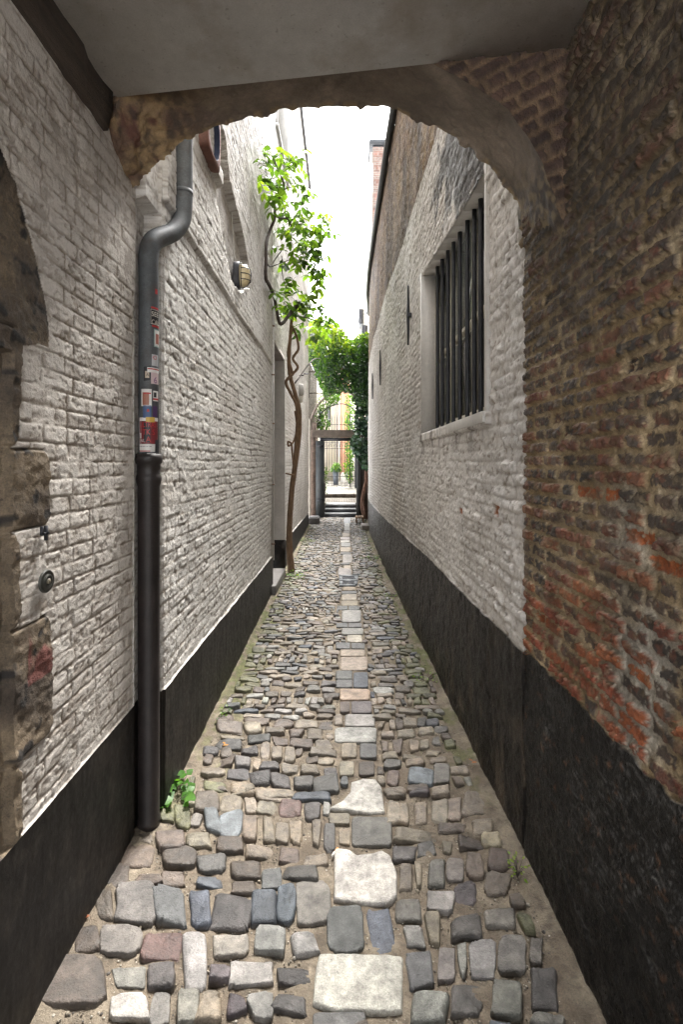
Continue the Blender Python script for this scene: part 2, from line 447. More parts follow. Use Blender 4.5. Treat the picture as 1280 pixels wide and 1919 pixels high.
# ================================================================== LEFT ALLEY WALL (white, tall)
D0, D1, DTOP = 5.95, 7.30, 3.17          # tall doorway
W0, W1, WB, WT = 7.55, 9.0, 7.2, 10.4    # high window (partly above the wall top limit below)
LTOP = 9.0
def left_alley_wall():
    root = thing('alley_wall', 'tall whitewashed brick wall along the left side of the alley with a deep doorway and black base', 'wall')
    YE = 12.6
    Wy0, Wy1, Wz0, Wz1 = 6.3, 7.62, 6.05, 8.2
    Yg = np.unique(np.concatenate([growing(2.05, D0, .0062, .0031), growing(D0, Wy0, .018, .003), growing(Wy0, D1, .02, .003), growing(D1, Wy1, .022, .003), growing(Wy1, YE, .024, .0032)]))
    zt = axis([0, 1.9, 3.17 - .33, 4.2, Wz0 - .33, Wz1 - .33, LTOP - .33], [.0085, .0085, .011, .016, .02, .02])
    def dt(Y): return np.interp(Y, [2.05, 5.88, 12.6], [.565, .465, .33]) + fbm(Y / .12, Y * 0 + 4, 4, 171) * .006
    nb = 60
    tb = np.linspace(0, 1, nb)
    A = np.zeros((len(Yg), nb + len(zt) - 1)); 
    d = dt(Yg)
    A[:, :nb] = -.03 + (d[:, None] + .03) * tb[None, :]
    A[:, nb:] = zt[1:][None, :] + np.maximum(.33, .33)
    # squeeze so rows between dado top and 1.9+.33 start at the dado top
    k = np.sum(zt <= 1.9 + 1e-6)
    z_hi = 1.9 + .33
    A[:, nb:nb + k - 1] = d[:, None] + (z_hi - d[:, None]) * (zt[1:k] / 1.9)[None, :]
    Y = np.repeat(Yg[:, None], A.shape[1], 1); Z = A
    m, r1, r2, r3, lu, lv, row = bricks(Y, Z, .056, .19, .11, .007, .004, 111, warp=.006, rag=.007)
    fill = ss(-.05, .5, fbm(Y / .16, Z / .08, 4, 113)); m = np.maximum(m, fill * .8)
    H = fbm(Y * .8, Z * .8, 3, 105) * .018
    H = H + m * (.0036 + (r1 - .5) * .0036) + m * (r2 - .5) * .022 * lv + m * (r1 - .5) * .012 * lu
    H = H + fbm(Y / .06, Z / .03, 4, 121) * .0017 + fbm(Y / .03, Z / .012, 4, 123) * .0015
    gap = ss(.30, .5, fbm(Y / .07, Z / .03, 4, 131)) * (1 - m * .6)
    H -= gap * .005
    up = ss(2.815, 2.825, Z + .006 * fbm(Y * 3, Z * 0, 3, 9)) * (Y < D0)
    H = H + up * .016                                     # course above the ledge stands proud
    lg = np.exp(-((Z - 2.806) / .008) ** 2) * (Y < D0)
    H -= lg * .01
    # smooth plaster niche round the lamp
    nich = [(3.13, 3.30), (3.13, 3.95), (3.42, 3.90), (3.55, 3.68), (3.85, 3.60), (4.10, 3.52), (4.33, 3.35), (4.40, 3.20), (4.15, 3.13), (4.0, 3.02), (3.6, 2.98)]
    wb = fbm(Y / .1, Z / .1, 3, 143) * .02
    ni = in_poly(Y + wb, Z + wb, nich)
    H = np.where(ni, -.045 + fbm(Y / .2, Z / .2, 3, 145) * .012 + H * .15, H)
    pil = (Y > 2.98) & (Y < 3.16) & (Z > 3.42)
    H = np.where(pil, .035 + H * .25, H)
    corb = (Y > 2.98) & (Y < 3.18) & (Z > 3.42) & (Z < 3.50)
    H = np.where(corb, .055 + H * .2, H)
    col = mixc((.38, .34, .29), (.66, .635, .60), m)
    tone = fbm(Y * 1.5, Z * 1.5, 5, 151)
    col = col * (1 + .12 * tone)[..., None] * (1 + .10 * (r3 - .5))[..., None]
    col = mixc(col, (.13, .10, .075), gap * .8)
    thin = ss(.12, .45, fbm(Y / .06, Z / .016, 5, 153, .65)) * ss(-.2, .4, fbm(Y / .5, Z / .3, 3, 154))
    col = mixc(col, (.24, .19, .14), thin * .6)
    dk = ss(.15, .5, fbm(Y / .9, Z / .5, 4, 155) + .15 * (Y < 2.8) * (Z > 2.0) * (Z < 2.9))
    col = mixc(col, (.36, .31, .26), dk * .35)
    col = col * .90
    col = mixc(col, (.27, .245, .215), ss(3.0, 6.5, Z + 1.2 * fbm(Y * .9, Z * .5, 4, 157)) * .8)  # dirt with height, darkened further to offset strong skylight on the upper wall
    run = ss(.05, .4, fbm(Y / .12, Z / 1.2, 4, 158)) * ss(3.0, 4.5, Z)
    col = mixc(col, (.30, .255, .21), run * .5)
    qn = (Y > 10.6) & (Z > 4.5)
    col = np.where((qn & (np.sin(Z / .09) > 0))[..., None], col * .62, col)
    dd = np.broadcast_to(dt(Y), Y.shape)
    dado = Z <= dd + 1e-4
    H = np.where(dado, .012 + fbm(Y * 5, Z * 5, 3, 161) * .004 + fbm(Y / .03, Z / .2, 3, 162) * .0015, H)
    base = XL(Y)
    base = np.where(Y < 2.2, np.where(Z < 2.74, -.903, base - .012), base)
    H = np.where(Y < 2.215, H * .15, H)
    X = base + H
    X[0, :] = -.99
    ym = .5 * (Y[:-1, :-1] + Y[1:, 1:]); zm = .5 * (Z[:-1, :-1] + Z[1:, 1:]); dm = dt(ym)
    hole = ((ym > D0) & (ym < D1) & (zm < DTOP)) | ((ym > Wy0) & (ym < Wy1) & (zm > Wz0) & (zm < Wz1))
    fd = (zm < dm) & ~hole
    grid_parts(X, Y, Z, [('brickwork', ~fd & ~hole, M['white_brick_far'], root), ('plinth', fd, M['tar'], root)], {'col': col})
    # door reveal
    b = MB()
    xi = -1.16; x0 = XL(D1) - .004
    b.box((xi, D1, .45), (x0 + .012, D1 + .05, DTOP + .03), bev=.004)
    b.box((xi, D0 - .05, .47), (XL(D0) + .006, D0, DTOP + .03))
    b.build('door_jamb', M['jamb'], root)
    b = MB().box((xi, D1 - .003, -.02), (x0 + .016, D1 + .05, .448)); b.box((xi, D0 - .05, -.02), (XL(D0) + .01, D0 + .003, .468)); b.build('jamb_base', M['tar'], root)
    MB().box((xi, D0 - .05, DTOP + .001), (x0, D1 + .05, DTOP + .06)).build('door_lintel', pbr('grey_lintel', (.30, .27, .25), bump=.4), root)
    dr = MB().box((xi - .04, D0 - .02, .1), (xi, D1 + .02, DTOP)).build('door', M['dark_wood'], root)
    k = MB().tube([(xi + .003, 6.1, 1.1), (xi + .05, 6.1, 1.1), (xi + .05, 6.2, 1.1)], .012, 8).build('handle', M['iron'], dr)
    # high window
    b = MB(); xw = XL(Wy1) - .16
    b.box((xw - .02, Wy1, Wz0), (XL(Wy1) + .015, Wy1 + .04, Wz1 + .02)); b.box((xw - .02, Wy0 - .04, Wz0), (XL(Wy0) + .004, Wy0, Wz1 + .02))
    b.box((xw - .02, Wy0 - .04, Wz1), (XL(Wy0) + .006, Wy1 + .04, Wz1 + .05)); b.box((xw - .02, Wy0 - .04, Wz0 - .05), (XL(Wy0) + .04, Wy1 + .04, Wz0))
    wn = b.build('window', M['jamb'], root)
    b = MB()
    for yy in (Wy0, (Wy0 + Wy1) / 2 - .03, Wy1 - .06): b.box((xw - .015, yy, Wz0), (xw + .03, yy + .06, Wz1))
    for zz in (Wz0, Wz0 + 1.3, Wz1 - .06): b.box((xw - .012, Wy0, zz), (xw + .027, Wy1, zz + .06))
    b.build('sash', M['jamb'], wn)
    MB().box((xw - .02, Wy0, Wz0), (xw - .002, Wy1, Wz1)).build('pane', M['pane'], wn)
    # roof edge and top
    b = MB().box((-2.4, 2.1, LTOP), (-.815, YE + .45, LTOP + .12)); b.build('eaves', M['iron'], root)
    # end return wall (faces away) and gable strip beyond
    b = MB().box((-2.4, YE - .02, -.02), (XL(YE) + .0, YE + .02, LTOP)); b.build('end_wall', M['jamb'], root)
    return root
LAW = left_alley_wall()

# ================================================================== RIGHT PASSAGE WALL (bare brick over tar)
def right_passage_wall():
    root = thing('brick_passage_wall', 'eroded dark and orange bare brick wall on the right of the passage over a rough black base', 'wall')
    Yg = axis([-1.2, -.5, .7, 1.975], [.1, .02, .0040])  # ends early behind the camera, same added opening for fill light
    def dt(Y): return .828 + .012 * (Y < 1.97) + fbm(Y / .05, Y * 0 + .3, 4, 7) * .022 + fbm(Y / .25, Y * 0 + 2, 2, 8) * .02
    d = dt(Yg); d[-1] = .82
    nb = 120; tb = np.linspace(0, 1, nb)
    zt = axis([0, 1.5, 3.05 - .9], [.0040, .006])
    A = np.zeros((len(Yg), nb + len(zt) - 1))
    A[:, :nb] = -.03 + (d[:, None] + .03) * tb
    k = np.sum(zt <= 1.5 + 1e-6)
    A[:, nb:nb + k - 1] = d[:, None] + (2.4 - d[:, None]) * (zt[1:k] / 1.5)
    A[:, nb + k - 1:] = (zt[k:] + .9)[None, :]
    Y = np.repeat(Yg[:, None], A.shape[1], 1); Z = A
    m, r1, r2, r3, lu, lv, row = bricks(Y, Z, .0495, .145, .088, .013, .006, 211, warp=.0075, rag=.009)
    lowb = ss(1.5, .9, Z)
    H = fbm(Y * 2.2, Z * 2.2, 3, 205) * .012
    lost = (r3 > .94)
    H = H + m * (.0115 + (r1 - .5) * .012 * (1 + lowb)) - m * lost * .014 + m * (r2 - .5) * .25 * lv * (1 + lowb) + m * (r1 - .5) * .12 * lu
    H = H + fbm(Y / .035, Z / .025, 5, 221) * .0054 * (.6 + .9 * lowb) + fbm(Y / .014, Z / .012, 3, 223) * .0038
    smear = ss(.38, .55, fbm(Y / .14, Z / .14, 4, 231))
    H = H * (1 - .35 * smear) + smear * .006
    dark = (.044, .037, .032)
    bc = mixc(dark, (.115, .082, .062), r2)
    red = ss(.62, .80, r1 + .36 * lowb * ss(-.4, .6, fbm(Y * 3, Z * 3, 2, 235) + .35) - .16 * ss(1.4, 2.2, Z) + .1 * fbm(Y / .03, Z / .03, 3, 239))
    bc = mixc(bc, mixc((.22, .045, .022), (.36, .11, .03), r3), red * (.35 + .5 * lowb))
    bc = np.where((lost & (Z < 1.6))[..., None], np.array((.30, .085, .025)), bc)
    bc = mixc(bc, (.19, .06, .03), ss(.12, .4, fbm(Y / .025, Z / .02, 4, 245)) * .5)
    bc = mixc(bc, (.20, .15, .09), ss(.15, .45, fbm(Y / .03, Z / .02, 4, 246)) * .5)
    mc = mixc((.25, .18, .095), (.36, .28, .175), ss(-.3, .5, fbm(Y / .15, Z / .15, 4, 241)))
    mc = mixc(mc, (.33, .30, .25), ss(.0, .35, fbm(Y * 4, Z * 3, 3, 243)) * ss(1.5, 1.25, Y) * ss(1.7, 1.4, Z))
    col = mixc(mc, bc, ss(.35, .7, m + .28 * fbm(Y / .02, Z / .02, 4, 247)))
    col = mixc(col, (.17, .135, .10), smear * .45)
    col = col * (1 + .35 * fbm(Y / .05, Z / .04, 5, 251))[..., None]
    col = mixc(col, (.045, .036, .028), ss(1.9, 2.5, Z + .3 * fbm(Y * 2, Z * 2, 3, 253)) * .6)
    dd = dt(Y); dd[-1] = .82
    dado = Z <= dd + 1e-4
    streak = fbm(Y / .07, Z / .008 + Y / .05, 4, 263)
    Hd = .006 + fbm(Y * 4, Z * 4, 3, 261) * .010 + streak * .0022 + fbm(Y / .03, Z / .022, 4, 265) * .0045
    H = np.where(dado, Hd, H)
    chip = ss(.42, .5, fbm(Y / .03, Z / .02, 4, 267)) * ss(.3, .8, Z + .2)
    glint = fbm(Y / .035 , (Z - .25 * Y) / .0035, 4, 271)
    cd = mixc((.009, .0085, .0085), (.09, .088, .086), ss(.16, .42, glint) * .8 * ss(-.1, .25, fbm(Y * 4, Z * 4, 3, 269)))  # pale glints painted into the tar colour as thin streaks
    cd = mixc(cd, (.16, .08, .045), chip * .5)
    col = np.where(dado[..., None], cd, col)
    X = NRX - H
    X[-1, :] = NRX + .03; X[-2, :] += .006
    ym = .5 * (Y[:-1, :-1] + Y[1:, 1:]); zm = .5 * (Z[:-1, :-1] + Z[1:, 1:]); zi = np.arange(A.shape[1] - 1)[None, :] < nb - 1
    fd = np.broadcast_to(zi, ym.shape)
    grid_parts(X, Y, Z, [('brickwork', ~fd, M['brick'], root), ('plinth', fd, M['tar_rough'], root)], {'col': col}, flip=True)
    return root
RPW = right_passage_wall()

# ================================================================== RIGHT ALLEY WALL (white, barred window)
RW0, RW1, RWB = 2.46, 4.26, 1.87
GUT = 6.1
def rw_top(Y): return np.interp(Y, [2.46, 2.9, 3.3, 4.26], [3.10, 3.13, 3.17, 3.27])
def right_alley_wall():
    root = thing('barred_window_wall', 'lumpy whitewashed wall on the right of the alley with a barred window, brown brick above and black base', 'wall')
    YE = 14.6
    Yg = np.unique(np.concatenate([growing(1.972, RW0, .0055, .0027), growing(RW0, RW1, .008, .003), growing(RW1, YE, .012, .0034)]))
    def dt(Y): return np.interp(Y, [1.9, 2.2, 4, 8.5, 14.6], [.82, .825, .83, .75, .70]) + fbm(Y / .08, Y * 0, 3, 305) * .003
    d = dt(Yg); nb = 80; tb = np.linspace(0, 1, nb)
    tA = np.linspace(0, 1, 120)[1:]          # dado top -> window bottom
    tB = np.linspace(0, 1, 130)[1:]          # window height
    tC = axis([0, 1.0, 1.0 + 2.0], [.010, .02])[1:] / 3.0
    wt = rw_top(Yg)
    cols = [-.03 + (d[:, None] + .03) * tb, d[:, None] + (RWB - d[:, None]) * tA, RWB + (wt[:, None] - RWB) * tB, wt[:, None] + (GUT - wt[:, None]) * tC]
    Z = np.hstack(cols); Y = np.repeat(Yg[:, None], Z.shape[1], 1)
    m, r1, r2, r3, lu, lv, row = bricks(Y, Z, .056, .17, .09, .009, .006, 311, warp=.010, rag=.009)
    near = ss(3.2, 2.3, Y)
    H = fbm(Y * .9, Z * .9, 3, 315) * .018
    plas = ss(-.05, .3, fbm(Y * 1.6, Z * 1.3, 3, 317) - .2 * near)
    H = H + (1 - .75 * plas) * (m * (.0065 + (r1 - .5) * .008 * (1 + near)) + m * (r2 - .5) * .10 * lv)
    H = H + fbm(Y / .10, Z / .05, 4, 321) * .006 + fbm(Y / .035, Z / .02, 5, 323, .6) * .0060
    pit = ss(.24, .40, fbm(Y / .035, Z / .02, 4, 331, .6))
    H -= pit * .005
    # rendered sill band under the window
    sb = (Y > RW0 - .05) & (Y < RW1 + .03) & (Z < RWB) & (Z > RWB - .075)
    H = np.where(sb, .018 + H * .2, H)
    col = mixc((.49, .45, .41), (.63, .60, .57), np.clip(m + plas * .8, 0, 1))
    col = col * (1 + .13 * fbm(Y * 1.3, Z * 1.3, 5, 341))[..., None] * (1 + .08 * (r3 - .5))[..., None]
    col = mixc(col, (.20, .155, .11), pit * .65)
    stain = ss(0, .4, fbm(Y / .05, Z / .4, 4, 343)) * ss(RWB - .30, RWB - .02, Z) * (Z < RWB) * (Y < RW1 + .1) * (Y > RW0 - .1)
    col = mixc(col, (.11, .085, .07), stain * .75)
    damp = ss(0, .5, fbm(Y * .7, Z * .8, 4, 345)) * ss(1.8, 1.0, Z)
    col = mixc(col, (.42, .36, .29), damp * .5)
    ob = np.zeros(Y.shape, bool)
    for (bx, by, w_, h_) in ((828, 955, .05, .035), (862, 958, .07, .035), (923, 957, .055, .045)):
        Yb = .727 * F / (bx - HX); zb_ = CH + (HY - by) * Yb / F
        ob |= (np.abs(Y - Yb) < w_ / 2 + .01 * fbm(Y / .02, Z / .02, 2, 3)) & (np.abs(Z - zb_) < h_ / 2 + .008 * fbm(Y / .02, Z / .02, 2, 4))
    H = np.where(ob, H - .015, H); col = np.where(ob[..., None], np.array((.30, .10, .03)), col)
    # bare brown brick above 4.15 m, blackened patch above the window
    WTOP = 4.16 + fbm(Y * 1.2, Y * 0, 2, 351) * .04
    bare = ss(-.03, .03, Z - WTOP)
    bcol = mixc(mixc((.10, .065, .048), (.20, .13, .09), r1), (.28, .22, .15), (1 - m) * .9)
    bcol = mixc(bcol, (.27, .185, .09), ss(.1, .4, fbm(Y / .12, Z / .5, 4, 353)) * .5)
    bcol = mixc(bcol, (.05, .042, .038), ss(.0, .4, fbm(Y / .3, Z / .7, 4, 355)) * .6)
    col = mixc(col, bcol, bare)
    soot = ss(.25, .7, 1.35 + .9 * fbm(Y / .10, Z / .25, 5, 357, .6) - np.abs(Z - 3.65) * 1.3 - np.abs(Y - 2.8) * 1.0) * (Z > 2.9)
    col = mixc(col, (.035, .037, .042), soot * .85)
    dd = dt(Y)
    dado = Z <= dd + 1e-4
    Hd = .010 + fbm(Y * 3, Z * 3, 3, 361) * .012 + fbm(Y / .05, Z / .05, 5, 363) * .008
    H = np.where(dado, Hd, H)
    cd = mixc((.013, .011, .010), (.075, .058, .042), ss(.0, .5, fbm(Y / .06, Z / .16, 5, 365)) * (.4 + .6 * ss(.6, .1, Z)))
    col = np.where(dado[..., None], cd, col)
    X = XR(Y) - H + np.where(Z > 3.3, (Z - 3.3) * .012, 0)
    X[0, :] = NRX + .03
    ym = .5 * (Y[:-1, :-1] + Y[1:, 1:])
    ji = np.arange(Z.shape[1] - 1)[None, :]
    fd = np.broadcast_to(ji < nb - 1, ym.shape)
    hole = (ym > RW0) & (ym < RW1) & (ji >= nb - 1 + len(tA)) & (ji < nb - 1 + len(tA) + len(tB))
    jtop = ji >= nb - 1 + len(tA) + len(tB)
    zm = .5 * (Z[:-1, :-1] + Z[1:, 1:])
    upper = jtop & (zm > WTOP[:-1, :-1])
    grid_parts(X, Y, Z, [('painted_wall', ~fd & ~hole & ~upper, M['white_brick_far'], root), ('upper_brickwork', upper, M['brick'], root), ('plinth', fd, M['tar_rough'], root)], {'col': col}, flip=True)
    # window
    xo = .735; xi = .885
    win = thing('x', '', ''); bpy.data.objects.remove(win)
    b = MB()
    def rq(Ya, Yb, za, zb, xa, xb): b.box((xa, Ya, za), (xb, Yb, zb))
    b.add([(XR(RW1) - .006, RW1, RWB), (xi, RW1, RWB), (xi, RW1, 3.30), (XR(RW1) - .006, RW1, 3.30), (XR(RW1) - .006, RW1 + .05, RWB), (xi, RW1 + .05, RWB), (xi, RW1 + .05, 3.30), (XR(RW1) - .006, RW1 + .05, 3.30)],
          [(0, 1, 2, 3), (7, 6, 5, 4), (0, 3, 7, 4), (1, 5, 6, 2), (0, 4, 5, 1), (3, 2, 6, 7)])
    b.box((XR(RW0) - .012, RW0 - .032, RWB - .01), (xi, RW0, 3.14), bev=.003)
    b.box((XR(RW0) - .03, RW0 - .03, RWB - .06), (xi, RW1 + .02, RWB), bev=.004)
    for i in range(8):
        ya = RW0 + (RW1 - RW0) * i / 8; yb = RW0 + (RW1 - RW0) * (i + 1) / 8
        za, zb = rw_top(ya), rw_top(yb)
        xa, xb = XR(ya) + .001, XR(yb) + .001
        b.add([(xa, ya, za), (xi, ya, za), (xi, yb, zb), (xb, yb, zb), (xa, ya, za + .05), (xi, ya, za + .05), (xi, yb, zb + .05), (xb, yb, zb + .05)],
              [(0, 1, 2, 3), (4, 7, 6, 5), (0, 4, 5, 1), (3, 2, 6, 7), (0, 3, 7, 4), (1, 5, 6, 2)])
    wo = b.build('window', M['jamb'], root)
    for i, xp in enumerate((820, 829, 839.5, 850, 862, 876, 889, 901)):
        yb = .80 * F / (xp - HX)
        b = MB()
        zt = rw_top(yb)
        pts = [(.80 + .0005 * math.sin(k * 2.1 + i), yb, RWB + (zt - RWB) * k / 14) for k in range(15)]
        b.tube(pts, [.0145 + .0006 * random.random() for _ in pts], 8, bump=.04)
        b.build('bar', M['iron'], wo, True)
    b = MB()
    ys = np.linspace(RW0, RW1, 4)
    for yy in ys: b.box((xi - .05, yy - .025, RWB), (xi - .012, yy + .025, 3.24))
    for zz in (RWB + .02, RWB + .62): b.box((xi - .048, RW0, zz), (xi - .014, RW1, zz + .045))
    b.build('sash', pbr('dirty_cream_paint', (.36, .33, .26), var=.3, vscale=12, bump=.3), wo)
    MB().box((xi - .012, RW0 - .03, RWB - .05), (xi + .02, RW1 + .05, 3.34)).build('pane', M['pane'], wo)
    # gutter and roof
    g = MB()
    ys = np.linspace(2.2, 14.4, 60)
    pts = [(XR(y) - .02, y, GUT - .02 + .012 * math.sin(y * 2.2)) for y in ys]
    g.tube(pts, .05, 8)
    g.build('gutter', M['iron'], root, True)
    MB().box((.74, 2.2, GUT + .0), (3.2, 14.5, GUT + .06)).build('roof', M['slate_dark'], root)
    return root
RAW = right_alley_wall()
for par, bx_ in ((RPW, ((.80, -1.2, -.02), (1.5, 2.10, 3.4))), (LPW, ((-1.5, -1.2, -.02), (-.99, 2.2, 3.4)))):
    MB().box(*bx_).build('leak_blocker', M['dark_wood'], par)  # unseen boxes added behind the wall sheets to block light leaks
for k, (xp, ya, yb) in enumerate(((767, 536, 647), (717, 657, 722), (701, 700, 748))):
    Yb = {0: 4.86, 1: 7.85, 2: 9.75}[k]
    za = CH + (HY - ya) * Yb / F; zb = CH + (HY - yb) * Yb / F
    x = XR(Yb) - .030
    b = MB()
    n = 12
    pts = [(x + .001 * math.sin(i * .9), Yb, zb + (za - zb) * i / n) for i in range(n + 1)]
    b.tube(pts, [.010 + .009 * (1 - abs(i / n - .5) * 2) for i in range(n + 1)], 6)
    t = thing('wall_anchor', ['thin black iron wall tie nearest the barred window on the white wall', 'black iron wall tie in the middle of the right white wall', 'far thin black iron wall tie beside the ivy'][k], 'wall anchor', group='iron wall ties on the right white wall')
    b.build('rod', M['iron'], t, True)
    zc = (za + zb) / 2
    MB().box((x - .016, Yb - .028, zc - .02), (x + .05, Yb + .028, zc + .02), bev=.004).build('boss', M['iron'], t)
    put(t, (x, Yb, zb))

# ================================================================== ARCH, CEILING, BEAM
def archway():
    root = thing('archway', 'rough brown plastered stone arch ending the passage, open to the white sky', 'arch')
    far = np.array([(-.95, 2.70), (-.85, 2.785), (-.763, 2.88), (-.65, 2.965), (-.54, 3.0), (-.38, 3.07), (-.18, 3.10), (0, 3.108), (.18, 3.09), (.36, 3.025), (.516, 2.946), (.651, 2.834), (.718, 2.733), (.762, 2.587), (.785, 2.38)])
    near = np.array([(-.95, 2.80), (-.89, 2.87), (-.82, 2.97), (-.70, 3.03), (-.56, 3.06), (-.38, 3.09), (-.18, 3.11), (0, 3.11), (.16, 3.06), (.299, 3.0), (.474, 2.876), (.58, 2.777), (.664, 2.64), (.712, 2.50), (.785, 2.30)])
    fc = crom(far, 26); nc = crom(near, 26)
    n = len(fc); T = axis([0, 1], [1 / 70])
    X = np.zeros((n, len(T))); Y = X.copy(); Z = X.copy()
    S = np.repeat(np.arange(n)[:, None] / 26., len(T), 1); TT = np.repeat(T[None, :], n, 0)
    for j, t in enumerate(T):
        c = nc * (1 - t) + fc * t
        tang = np.gradient(c, axis=0); tang /= np.linalg.norm(tang, axis=1)[:, None]
        nr = np.stack([tang[:, 1], -tang[:, 0]], -1)        # pointing into the opening
        s = S[:, j]
        disp = fbm(s * 1.3, TT[:, j] * 2.5, 4, 401) * .010 + fbm(s * 4, TT[:, j] * 9, 4, 403) * .006
        left = ss(4.2, 1.5, s)
        disp = disp + left * fbm(s * 2.6, TT[:, j] * 4, 4, 405) * .020
        rag = ss(.88, 1.0, t) * (fbm(s * 1.7, s * 0, 4, 407) * .020 + np.clip(fbm(s * 4.3, s * 0, 3, 408) - .1, 0, 1) * .035)
        c = c + nr * (disp + rag)[:, None]
        X[:, j] = c[:, 0]; Z[:, j] = c[:, 1]
        Y[:, j] = yn(c[:, 0]) * (1 - t) + YF * t
    s = S; t = TT
    col = mixc((.14, .112, .088), (.22, .18, .145), ss(-.4, .4, fbm(s * .9, t * 2, 4, 411)))
    col = mixc(col, mixc((.06, .045, .038), (.20, .15, .09), ss(-.2, .3, fbm(s * 7, t * 9, 4, 412))), ss(11.6, 12.8, s + .5 * fbm(s * 3, t * 4, 3, 414)))
    left = ss(5.0, 2.5, s)
    lc = mixc((.10, .06, .04), (.23, .155, .08), ss(-.35, .45, fbm(s * 2.1, t * 3, 4, 413)))
    lc = mixc(lc, (.10, .045, .032), ss(.1, .5, fbm(s * 2.5, t * 4, 3, 415)))
    lc = mixc(lc, (.045, .032, .024), ss(.05, .5, fbm(s * 3, t * 5, 5, 417)) * .8)
    col = mixc(col, lc, left)
    crk = ss(.95, .985, 1 - np.abs(fbm(s * .9, t * 1.6, 4, 419)))
    col = mixc(col, (.06, .05, .04), crk * .3)
    col = mixc(col, (.30, .22, .12), ss(.90, .97, t) * ss(-.2, .3, fbm(s * 6, t * 3, 3, 421)) * .7)
    ok = np.ones((n - 1, len(T) - 1), bool)
    grid_parts(X, Y, Z, [('soffit', ok, M['soffit'], root)], {'col': col})
    # near face: spandrel brickwork
    def sheet(curve, yfun, top, name, mat, side, mk, extra=0):
        nn = len(curve); K = 60
        Xs = np.repeat(curve[:, 0][:, None], K, 1); tt = np.linspace(0, 1, K)[None, :]
        tp = np.maximum(top, curve[:, 1] + .01)
        Zs = curve[:, 1][:, None] * (1 - tt) + tp[:, None] * tt
        m, r1, r2, r3, lu, lv, row = bricks(Xs + Zs * .55, Zs - Xs * .45, .055, .16, .08, .012, .008, 431, rag=.006)
        Hh = m * .010 + fbm(Xs / .03, Zs / .03, 4, 433) * .005
        Hh[:, 0] *= .3
        Hh[:, 0] = -.001 if side > 0 else 0
        Ys = yfun(Xs) - side * Hh
        c_ = mixc((.13, .085, .05), mixc((.035, .02, .016), (.07, .04, .03), r1), m) * (1 + .4 * fbm(Xs / .03, Zs / .03, 4, 435))[..., None]
        if mk == 'white':
            c_ = mixc((.46, .42, .37), (.62, .60, .56), m)
        grid_parts(Xs, Ys, Zs, [(name, np.ones((nn - 1, K - 1), bool), mat, root)], {'col': c_}, flip=side > 0)
    nc2 = np.stack([X[:, 0], Z[:, 0]], -1); fc2 = np.stack([X[:, -1], Z[:, -1]], -1)
    sheet(nc2, lambda x: yn(x), 3.15, 'spandrel', M['brick'], 1, 'brown')
    sheet(fc2, lambda x: YF + 0 * x, 6.0, 'outer_face', M['white_brick_far'], -1, 'white')
    return root
archway()
c = MB()
xs = np.linspace(-1.2, 1.0, 12)
for a, b_ in zip(xs[:-1], xs[1:]):
    ya, yb = yn(a) - .001, yn(b_) - .001
    c.add([(a, -1.2, CEIL), (b_, -1.2, CEIL), (b_, yb, CEIL), (a, ya, CEIL), (a, -1.2, CEIL + .3), (b_, -1.2, CEIL + .3), (b_, yb, CEIL + .3), (a, ya, CEIL + .3)],  # ceiling stops at the opening left behind the camera for fill light
          [(0, 3, 2, 1), (4, 5, 6, 7), (0, 1, 5, 4), (3, 7, 6, 2)])
tag(c.build('ceiling', M['plaster']), kind='structure')
bm_ = MB()
pts_n = 26
for i in range(pts_n):
    pass
ys = np.linspace(-1.2, 1.79, 60)
vs = []
for i, y in enumerate(ys):
    w1 = .006 * math.sin(i * 1.3) + random.uniform(-.004, .004); w2 = random.uniform(-.006, .006)
    vs += [(-.97, y, 3.05), (-.858 + w1, y, 3.05), (-.860 + w1, y, 2.925), (-.868 + w2 * .5, y, 2.845 + w2), (-.97, y, 2.83)]
fs = [(i * 5 + k, i * 5 + (k + 1) % 5, (i + 1) * 5 + (k + 1) % 5, (i + 1) * 5 + k) for i in range(59) for k in range(5)] + [(4, 3, 2, 1, 0), tuple(59 * 5 + k for k in range(5))]
bm_.add(vs, fs)
o = bm_.build('timber_beam', M['dark_wood'])
tag(o, 'dark old timber beam between the grey ceiling and the white left wall', 'beam')

